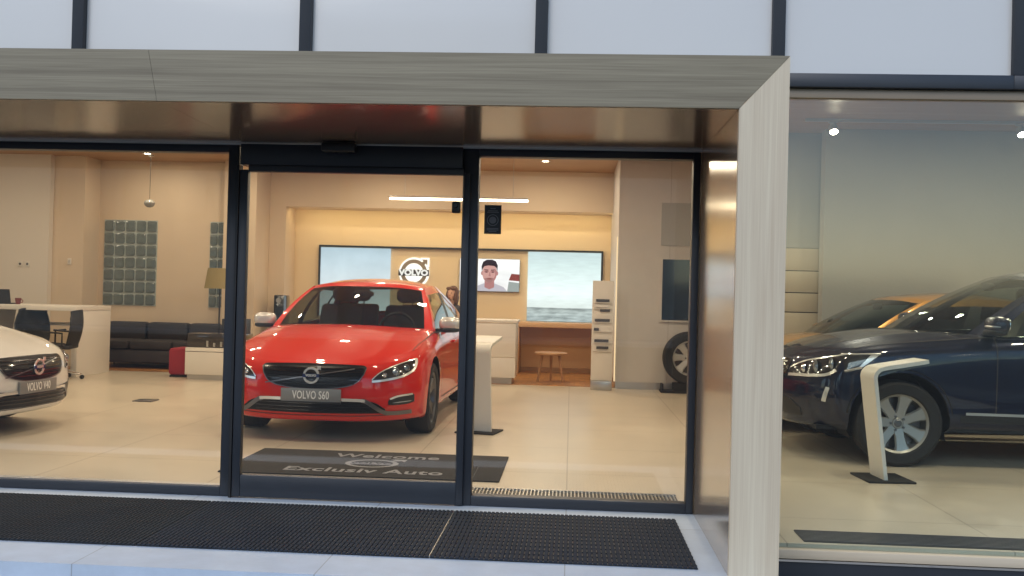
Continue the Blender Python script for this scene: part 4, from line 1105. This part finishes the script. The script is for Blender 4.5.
# desk
t = thing('high_desk', 'long white desk with a broad end panel behind the white car', 'desk', (-6.95, 13.32, 0))
bx('top', (-3.2, 0, 0, 1.0, .93, 1.0), M['white'], t, .004)
bx('end_panel', (-.09, 0, .01, .99, 0, .928), M['white'], t, .004)
m = MB(); m.prism([(-1.60, .928), (-1.25, .928), (-1.38, 0), (-1.5, 0)], .1, .6, 'y'); m.build('support', M['white'], t, smooth=False)
bx('shelf', (-1.22, -.10, .5, .95, .70, .735), M['white'], t, .003)
for i, (x, lab) in enumerate(((-7.22, 'tall pale bottle on the desk shelf nearest the end panel'), (-7.38, 'short dark topped bottle left on the desk shelf'))):
    t = thing('bottle', lab, 'bottle', (x, 14.0, .735), 0, 'bottles under the white desk')
    h = .20 if i == 0 else .15
    MB().lathe([(0, 0), (.035, 0), (.037, h*.5), (.018, h*.75), (.014, h)], 16).build('glass_body', M['bottle'], t)
    MB().lathe([(.016, h), (.016, h+.03), (0, h+.03)], 12).build('cap', M['black' if i else 'white_plain'], t)
t = thing('laptop', 'dark laptop open on the long white desk', 'laptop', (-8.25, 13.7, 1.0))
bx('base', (-.16, .16, -.11, .11, .0, .018), M['black'], t, .003)
m = MB(); m.box(-.16, .16, -.006, .006, 0, .2); o = m.build('lid', M['black'], t); o.location = (0, -.115, .018); o.rotation_euler = (R(12), 0, 0)
t = thing('cup', 'small dark red cup beside the laptop on the long desk', 'cup', (-8.0, 13.62, 1.0))
MB().lathe([(0, 0), (.03, 0), (.045, .09), (.04, .09), (.028, .01), (0, .01)], 18).build('bowl', M['red_print'], t)
MB().tube([(.042, 0, .07), (.07, 0, .06), (.068, 0, .03), (.036, 0, .025)], .006, 6).build('handle', M['red_print'], t)
def chair(label, loc, rz):
    t = thing('office_chair', label, 'chair', loc, rz, 'office chairs at the white desk')
    m = MB(); G = []
    for k in range(13):
        v = k/12; z = .47+.46*v; dep = .22+.06*math.sin(v*2.2); hw = .20+.05*math.sin(math.pi*min(1, v*1.1))**.8
        G.append([(hw*u, dep-.09*u*u, z+.02*(1-u*u)*(v > .9)) for u in np.linspace(-1, 1, 13)])
    m.grid(G); m.grid([[(x, y+.02, z) for x, y, z in row] for row in G]); m.build('backrest', M['mesh_fabric'], t)
    loop = [G[k][0] for k in range(13)]+[G[12][j] for j in range(1, 13)]+[G[k][12] for k in range(11, -1, -1)]+[G[0][j] for j in range(11, -1, -1)]
    MB().tube([(x, y+.01, z) for x, y, z in loop], .014, 8).build('back_frame', M['black'], t)
    bx('seat', (-.24, .24, -.26, .20, .42, .475), M['mesh_fabric'], t, .02)
    MB().tube([(0, 0, .42), (0, 0, .09)], .026, 10).build('column', M['chrome'], t)
    for s in (-1, 1): MB().tube([(s*.24, .1, .44), (s*.29, .1, .46), (s*.29, .1, .64), (s*.29, -.15, .66)], .014, 8).build('armrest', M['black'], t)
    for k in range(5):
        a = 2*math.pi*k/5+.4
        lg = MB().tube([(0, 0, .12), (math.cos(a)*.15, math.sin(a)*.15, .10), (math.cos(a)*.30, math.sin(a)*.30, .065)], [.022, .018, .013], 8).build('leg', M['chrome'], t)
        MB().lathe([(0, -.014), (.03, -.014), (.03, .014), (0, .014)], 14, 'x', (math.cos(a)*.30, math.sin(a)*.30, .030)).build('caster', M['black'], lg)
    return t
chair('black mesh office chair nearest the end panel of the white desk', (-7.02, 12.98, 0), R(-75))
chair('black mesh office chair partly behind the white car bonnet', (-7.45, 13.25, 0), R(60))
chair('black mesh office chair farthest along the desk behind the bonnet', (-8.0, 13.1, 0), R(150))
for x, z, lab in ((-8.92, 1.62, 'left white wall socket of the pair on the white wall'), (-8.80, 1.62, 'right white wall socket of the pair on the white wall')):
    t = thing('wall_socket', lab, 'socket', (x, 15.218, z), 0, 'sockets on the white wall'); bx('cover', (-.035, .035, -.012, 0, -.045, .045), M['white_plain'], t, .003); MB().lathe([(0, -.014), (.018, -.014), (.02, -.012)], 14, 'y').build('plug_hole', M['groove'], t)
t = thing('wall_switch', 'small switch on the beige partition above the desk', 'switch', (-8.16, 15.338, 1.68)); bx('cover', (-.03, .03, -.02, 0, -.05, .05), M['white'], t, .004); bx('rocker', (-.012, .012, -.026, -.02, -.02, .02), M['steel'], t)

# ---- the woman behind the red car, seated on a counter chair at reception
def person():
    t = thing('person', 'woman with brown hair seated behind the reception counter', 'person', (-1.88, 15.32, 0), R(-22))
    V = [(0, .0, .62), (0, .02, .80), (0, .03, .98), (0, .02, 1.09), (0, .01, 1.17), (.17, .03, 1.06), (.21, -.03, .80), (.16, -.28, .84), (-.17, .03, 1.06), (-.21, -.03, .80), (-.16, -.28, .84),
         (.10, -.02, .60), (.12, -.44, .60), (.12, -.40, .14), (.12, -.52, .07), (-.10, -.02, .60), (-.12, -.44, .60), (-.12, -.40, .14), (-.12, -.52, .07)]
    rad = [.15, .125, .14, .09, .05, .055, .042, .032, .055, .042, .032, .095, .068, .042, .034, .095, .068, .042, .034]
    E = [(0, 1), (1, 2), (2, 3), (3, 4), (3, 5), (5, 6), (6, 7), (3, 8), (8, 9), (9, 10), (0, 11), (11, 12), (12, 13), (13, 14), (0, 15), (15, 16), (16, 17), (17, 18)]
    me = bpy.data.meshes.new('body'); me.from_pydata(V, E, []); o = bpy.data.objects.new('body', me); COL.objects.link(o)
    sk = o.modifiers.new('s', 'SKIN'); o.modifiers.new('d', 'SUBSURF').levels = 2
    for v, r_ in zip(me.skin_vertices[0].data, rad): v.radius = (r_, r_*.85)
    me.skin_vertices[0].data[0].use_root = True
    bpy.context.view_layer.update()
    m2 = bpy.data.meshes.new_from_object(o.evaluated_get(bpy.context.evaluated_depsgraph_get())); bpy.data.objects.remove(o)
    m2.materials.clear(); m2.materials.append(M['cloth_dark']); 
    for p in m2.polygons: p.use_smooth = True
    b = bpy.data.objects.new('body', m2); COL.objects.link(b); b.parent = t
    # neck and head
    m = MB(); m.tube([(0, .012, 1.12), (0, .0, 1.22)], [.05, .046], 14); m.ell((0, -.012, 1.315), (.072, .088, .112), 24, 18); m.ell((0, -.045, 1.262), (.045, .048, .045)); m.ell((0, -.103, 1.30), (.012, .016, .022), 10, 8)
    for s in (-1, 1): m.ell((s*.072, 0, 1.305), (.01, .018, .028), 10, 8)
    hd = m.build('head', M['skin'], t)
    for s in (-1, 1): MB().ell((s*.028, -.089, 1.325), (.013, .008, .007), 10, 8).build('eye', M['eye'], hd)
    MB().ell((0, -.091, 1.255), (.022, .008, .007), 10, 8).build('mouth', M['lip'], hd)
    h = MB(); h.ell((0, .018, 1.335), (.090, .092, .108), 24, 16); h.ell((0, .05, 1.25), (.086, .06, .13), 20, 14)
    for s in (-1, 1): h.ell((s*.075, -.012, 1.25), (.028, .068, .125), 14, 10); h.ell((s*.035, -.055, 1.395), (.05, .045, .03), 12, 8)
    h.build('hair', M['hair'], t)
    # hands with separate fingers resting on the desk
    for s in (-1, 1):
        hm = MB(); bx_, by_, bz_ = s*.155, -.30, .845
        hm.ell((bx_, by_-.05, bz_), (.040, .052, .018), 14, 10, 2.6)
        for k, L in enumerate((.062, .074, .068, .052)):
            x = bx_+(-.027+.018*k)*s; hm.tube([(x, by_-.09, bz_), (x, by_-.09-L*.5, bz_+.006), (x, by_-.09-L, bz_-.012)], [.0095, .009, .007], 8)
        hm.tube([(bx_-.036*s, by_-.03, bz_), (bx_-.062*s, by_-.065, bz_), (bx_-.064*s, by_-.095, bz_-.004)], [.012, .010, .008], 8)
        hm.build('hand', M['skin'], t)
    c = thing('counter_chair', 'dark counter chair under the seated woman', 'chair', (-1.88, 15.36, 0))
    bx('seat', (-.24, .24, -.22, .24, .47, .53), M['mesh_fabric'], c, .02); bx('backrest', (-.22, .22, .25, .29, .62, .98), M['mesh_fabric'], c, .015)
    MB().tube([(0, .0, .47), (0, 0, .03)], .03, 10).build('column', M['chrome'], c); MB().lathe([(0, 0), (.24, 0), (.24, .015), (.04, .035), (0, .035)], 28).build('foot', M['chrome'], c)
    MB().tube([(0, .2, .49), (0, .27, .5), (0, .275, .66)], .016, 8).build('back_support', M['black'], c)
person()

# ---- lamps
def spot_light(loc, power, size=.09, col=(1, .82, .58), cone=None, aim=None):
    l = bpy.data.lights.new('light', 'SPOT' if cone else 'AREA'); l.energy = power; l.color = col
    if cone: l.spot_size = R(cone); l.spot_blend = .6; l.shadow_soft_size = size
    else: l.shape = 'DISK'; l.size = size*2
    o = bpy.data.objects.new('light', l); COL.objects.link(o); o.location = loc
    if aim is not None: o.rotation_euler = (Vector(aim)-Vector(loc)).to_track_quat('-Z', 'Y').to_euler()
    return o
def downlight(x, y, label, power):
    t = thing('downlight', label, 'lamp', (x, y, 3.4), 0, 'round downlights in the wooden ceiling')
    MB().lathe([(.046, -.001), (.075, -.001), (.075, -.012), (.048, -.006)], 24).build('bezel', M['white_plain'], t)
    MB().lathe([(0, -.004), (.046, -.004)], 24).build('lens', M['lamp'], t)
    l = spot_light((x, y, 3.385), power, .07); l.name = 'downlight_glow'
    return t
L = []
POW = 15
gridx = [-8.6, -6.7, -4.7, -2.9, -1.1, .7]
for iy, y in enumerate((7.4, 9.6, 11.8)):
    for ix, x in enumerate(gridx):
        L.append((x, y))
for x, y in L:
    downlight(x, y, 'round recessed downlight in the ceiling over the showroom floor', POW)
for x, y, lab in ((-6.72, 14.9, 'recessed downlight over the desk end of the lounge'), (-5.02, 14.6, 'recessed downlight beside the left door post'), (-.45, 15.0, 'recessed downlight over the stool at reception'), (-3.0, 15.0, 'recessed downlight over reception behind the red car'), (-9.0, 13.4, 'recessed downlight over the long desk')):
    downlight(x, y, lab, 24 if 'reception' in lab else 11)
# hidden trough that washes the niche wall
t = thing('wash_light', 'hidden warm light trough along the top of the reception niche', 'lamp', (-2.1, 16.55, 2.78))
bx('diffuser', (-2.7, 2.9, .04, .12, -.01, 0), M['strip'], t)
l = bpy.data.lights.new('wash_glow', 'AREA'); l.shape = 'RECTANGLE'; l.size = 5.6; l.size_y = .10; l.energy = 30; l.color = (1, .74, .36)
lo = bpy.data.objects.new('wash_glow', l); COL.objects.link(lo); lo.location = (-2.0, 16.5, 2.74); lo.rotation_euler = (R(28), 0, 0)
l = bpy.data.lights.new('linear_glow', 'AREA'); l.shape = 'RECTANGLE'; l.size = 2.0; l.size_y = .05; l.energy = 10; l.color = (1, .80, .52)
lo = bpy.data.objects.new('linear_glow', l); COL.objects.link(lo); lo.location = (-1.69, 14.2, 2.675)
# track with spots over the right bay
t = thing('light_track', 'thin ceiling track over the dark blue car carrying the spotlights', 'track', (0, 0, 0)); bx('rail', (2.6, 8.6, 11.18, 11.22, 3.37, 3.399), M['steel'], t)
for i, (x, lab) in enumerate(((2.91, 'small track spotlight beside the wooden portal above the grey wall'), (4.975, 'small track spotlight at the right edge above the grey wall'), (7.2, 'small track spotlight beyond the right edge'))):
    t = thing('track_spotlight', lab, 'lamp', (x, 11.2, 3.37), 0, 'spotlights on the ceiling track')
    MB().lathe([(0, 0), (.05, 0), (.05, -.015), (0, -.015)], 16).build('mount', M['steel'], t)
    h = MB(); h.lathe([(0, .05), (.045, .045), (.052, -.05), (.046, -.05), (.04, .02)], 20); h.bm.transform(Matrix.Translation((0, -.02, -.085)) @ Matrix.Rotation(R(-35), 4, 'X')); h.build('head', M['steel'], t)
    e = MB(); e.lathe([(0, -.046), (.044, -.046)], 20); e.bm.transform(Matrix.Translation((0, -.02, -.085)) @ Matrix.Rotation(R(-35), 4, 'X')); e.build('lens', M['lamp'], t)
    l = spot_light((x, 11.13, 3.23), 60, .04, (1, .86, .66), 110, (x-.2, 8.2, .6)); l.name = 'spotlight_glow'
for x, y in ((2.9, 7.0), (4.7, 7.0), (6.5, 7.0), (2.9, 9.6), (4.7, 9.6), (6.5, 9.6)):
    downlight(x, y, 'round recessed downlight in the ceiling over the dark blue car', 17)

# ---- cars
red = build_car('red_car', 'red saloon car facing the sliding door behind the welcome mat', SEDAN, 'red', (-2.185, 9.12, 0), R(-90.8), 'VOLVO S60', mirror_mat='mirror', rimmat='alloy_dark')
front_sedan(red)
navy = build_car('blue_car', 'dark navy blue tall car behind the shop window and the info stand', SUV, 'navy', (2.65, 8.94, 0), R(181), '', wheel_style=(7, False), seat='seat_light')
front_suv(navy, 'VOLVO XC60')
wht = build_car('white_car', 'white car of which only the nose shows at the left edge', HATCH, 'whitep', (-5.56, 8.28, 0), R(-4), 'VOLVO V40')
front_sedan(wht, txt='VOLVO V40')
org = build_car('orange_car', 'copper orange car behind the dark blue car', SEDAN, 'orange', (2.45, 10.85, 0), R(188), '', gmat='carglass')

# ------------------------------------------------------------------ camera, sky, sun
cam = bpy.data.cameras.new('camera'); co = bpy.data.objects.new('camera', cam); COL.objects.link(co); SC.camera = co
yaw, pitch, roll, foc = .0613, .0083, .0254, 971.64
f = Vector((-math.sin(yaw)*math.cos(pitch), math.cos(yaw)*math.cos(pitch), math.sin(pitch)))
r = Vector((math.cos(yaw), math.sin(yaw), 0)); d = f.cross(r)
r2 = r*math.cos(roll)-d*math.sin(roll); d2 = r*math.sin(roll)+d*math.cos(roll)
mw = Matrix((( r2.x, -d2.x, -f.x, 0), (r2.y, -d2.y, -f.y, 0), (r2.z, -d2.z, -f.z, 1.3), (0, 0, 0, 1)))
co.matrix_world = mw
cam.sensor_width = 36; cam.lens = foc*36/1024; cam.clip_start = .05; cam.clip_end = 500
SC.render.resolution_x, SC.render.resolution_y = 1024, 576

w = bpy.data.worlds.new('World'); SC.world = w; w.use_nodes = True
nt = w.node_tree; bg = nt.nodes['Background']
sky = nt.nodes.new('ShaderNodeTexSky'); sky.sky_type = 'NISHITA'; sky.sun_disc = False
SUN_E, SUN_A = R(38), R(200)
sky.sun_elevation = SUN_E; sky.sun_rotation = SUN_A; sky.air_density = 1.0; sky.dust_density = .6; sky.ozone_density = 2.0
nt.links.new(sky.outputs[0], bg.inputs[0]); bg.inputs[1].default_value = .15
sl = bpy.data.lights.new('sun', 'SUN'); sl.energy = 1.0; sl.angle = R(45); sl.color = (1, .97, .93)
so = bpy.data.objects.new('sun', sl); COL.objects.link(so)
sd = Vector((math.sin(SUN_A)*math.cos(SUN_E), math.cos(SUN_A)*math.cos(SUN_E), math.sin(SUN_E)))
so.rotation_euler = (-sd).to_track_quat('-Z', 'Y').to_euler(); so.location = (0, -5, 12)

SC.view_settings.view_transform = 'Standard'; SC.view_settings.look = 'None'; SC.view_settings.gamma = 1; SC.view_settings.exposure = .5
SC.render.engine = 'CYCLES'
SC.cycles.use_denoising = True
SC.cycles.max_bounces = 10; SC.cycles.transparent_max_bounces = 24; SC.cycles.glossy_bounces = 5; SC.cycles.diffuse_bounces = 4
SC.cycles.sample_clamp_indirect = 6
SC.cycles.caustics_reflective = False; SC.cycles.caustics_refractive = False
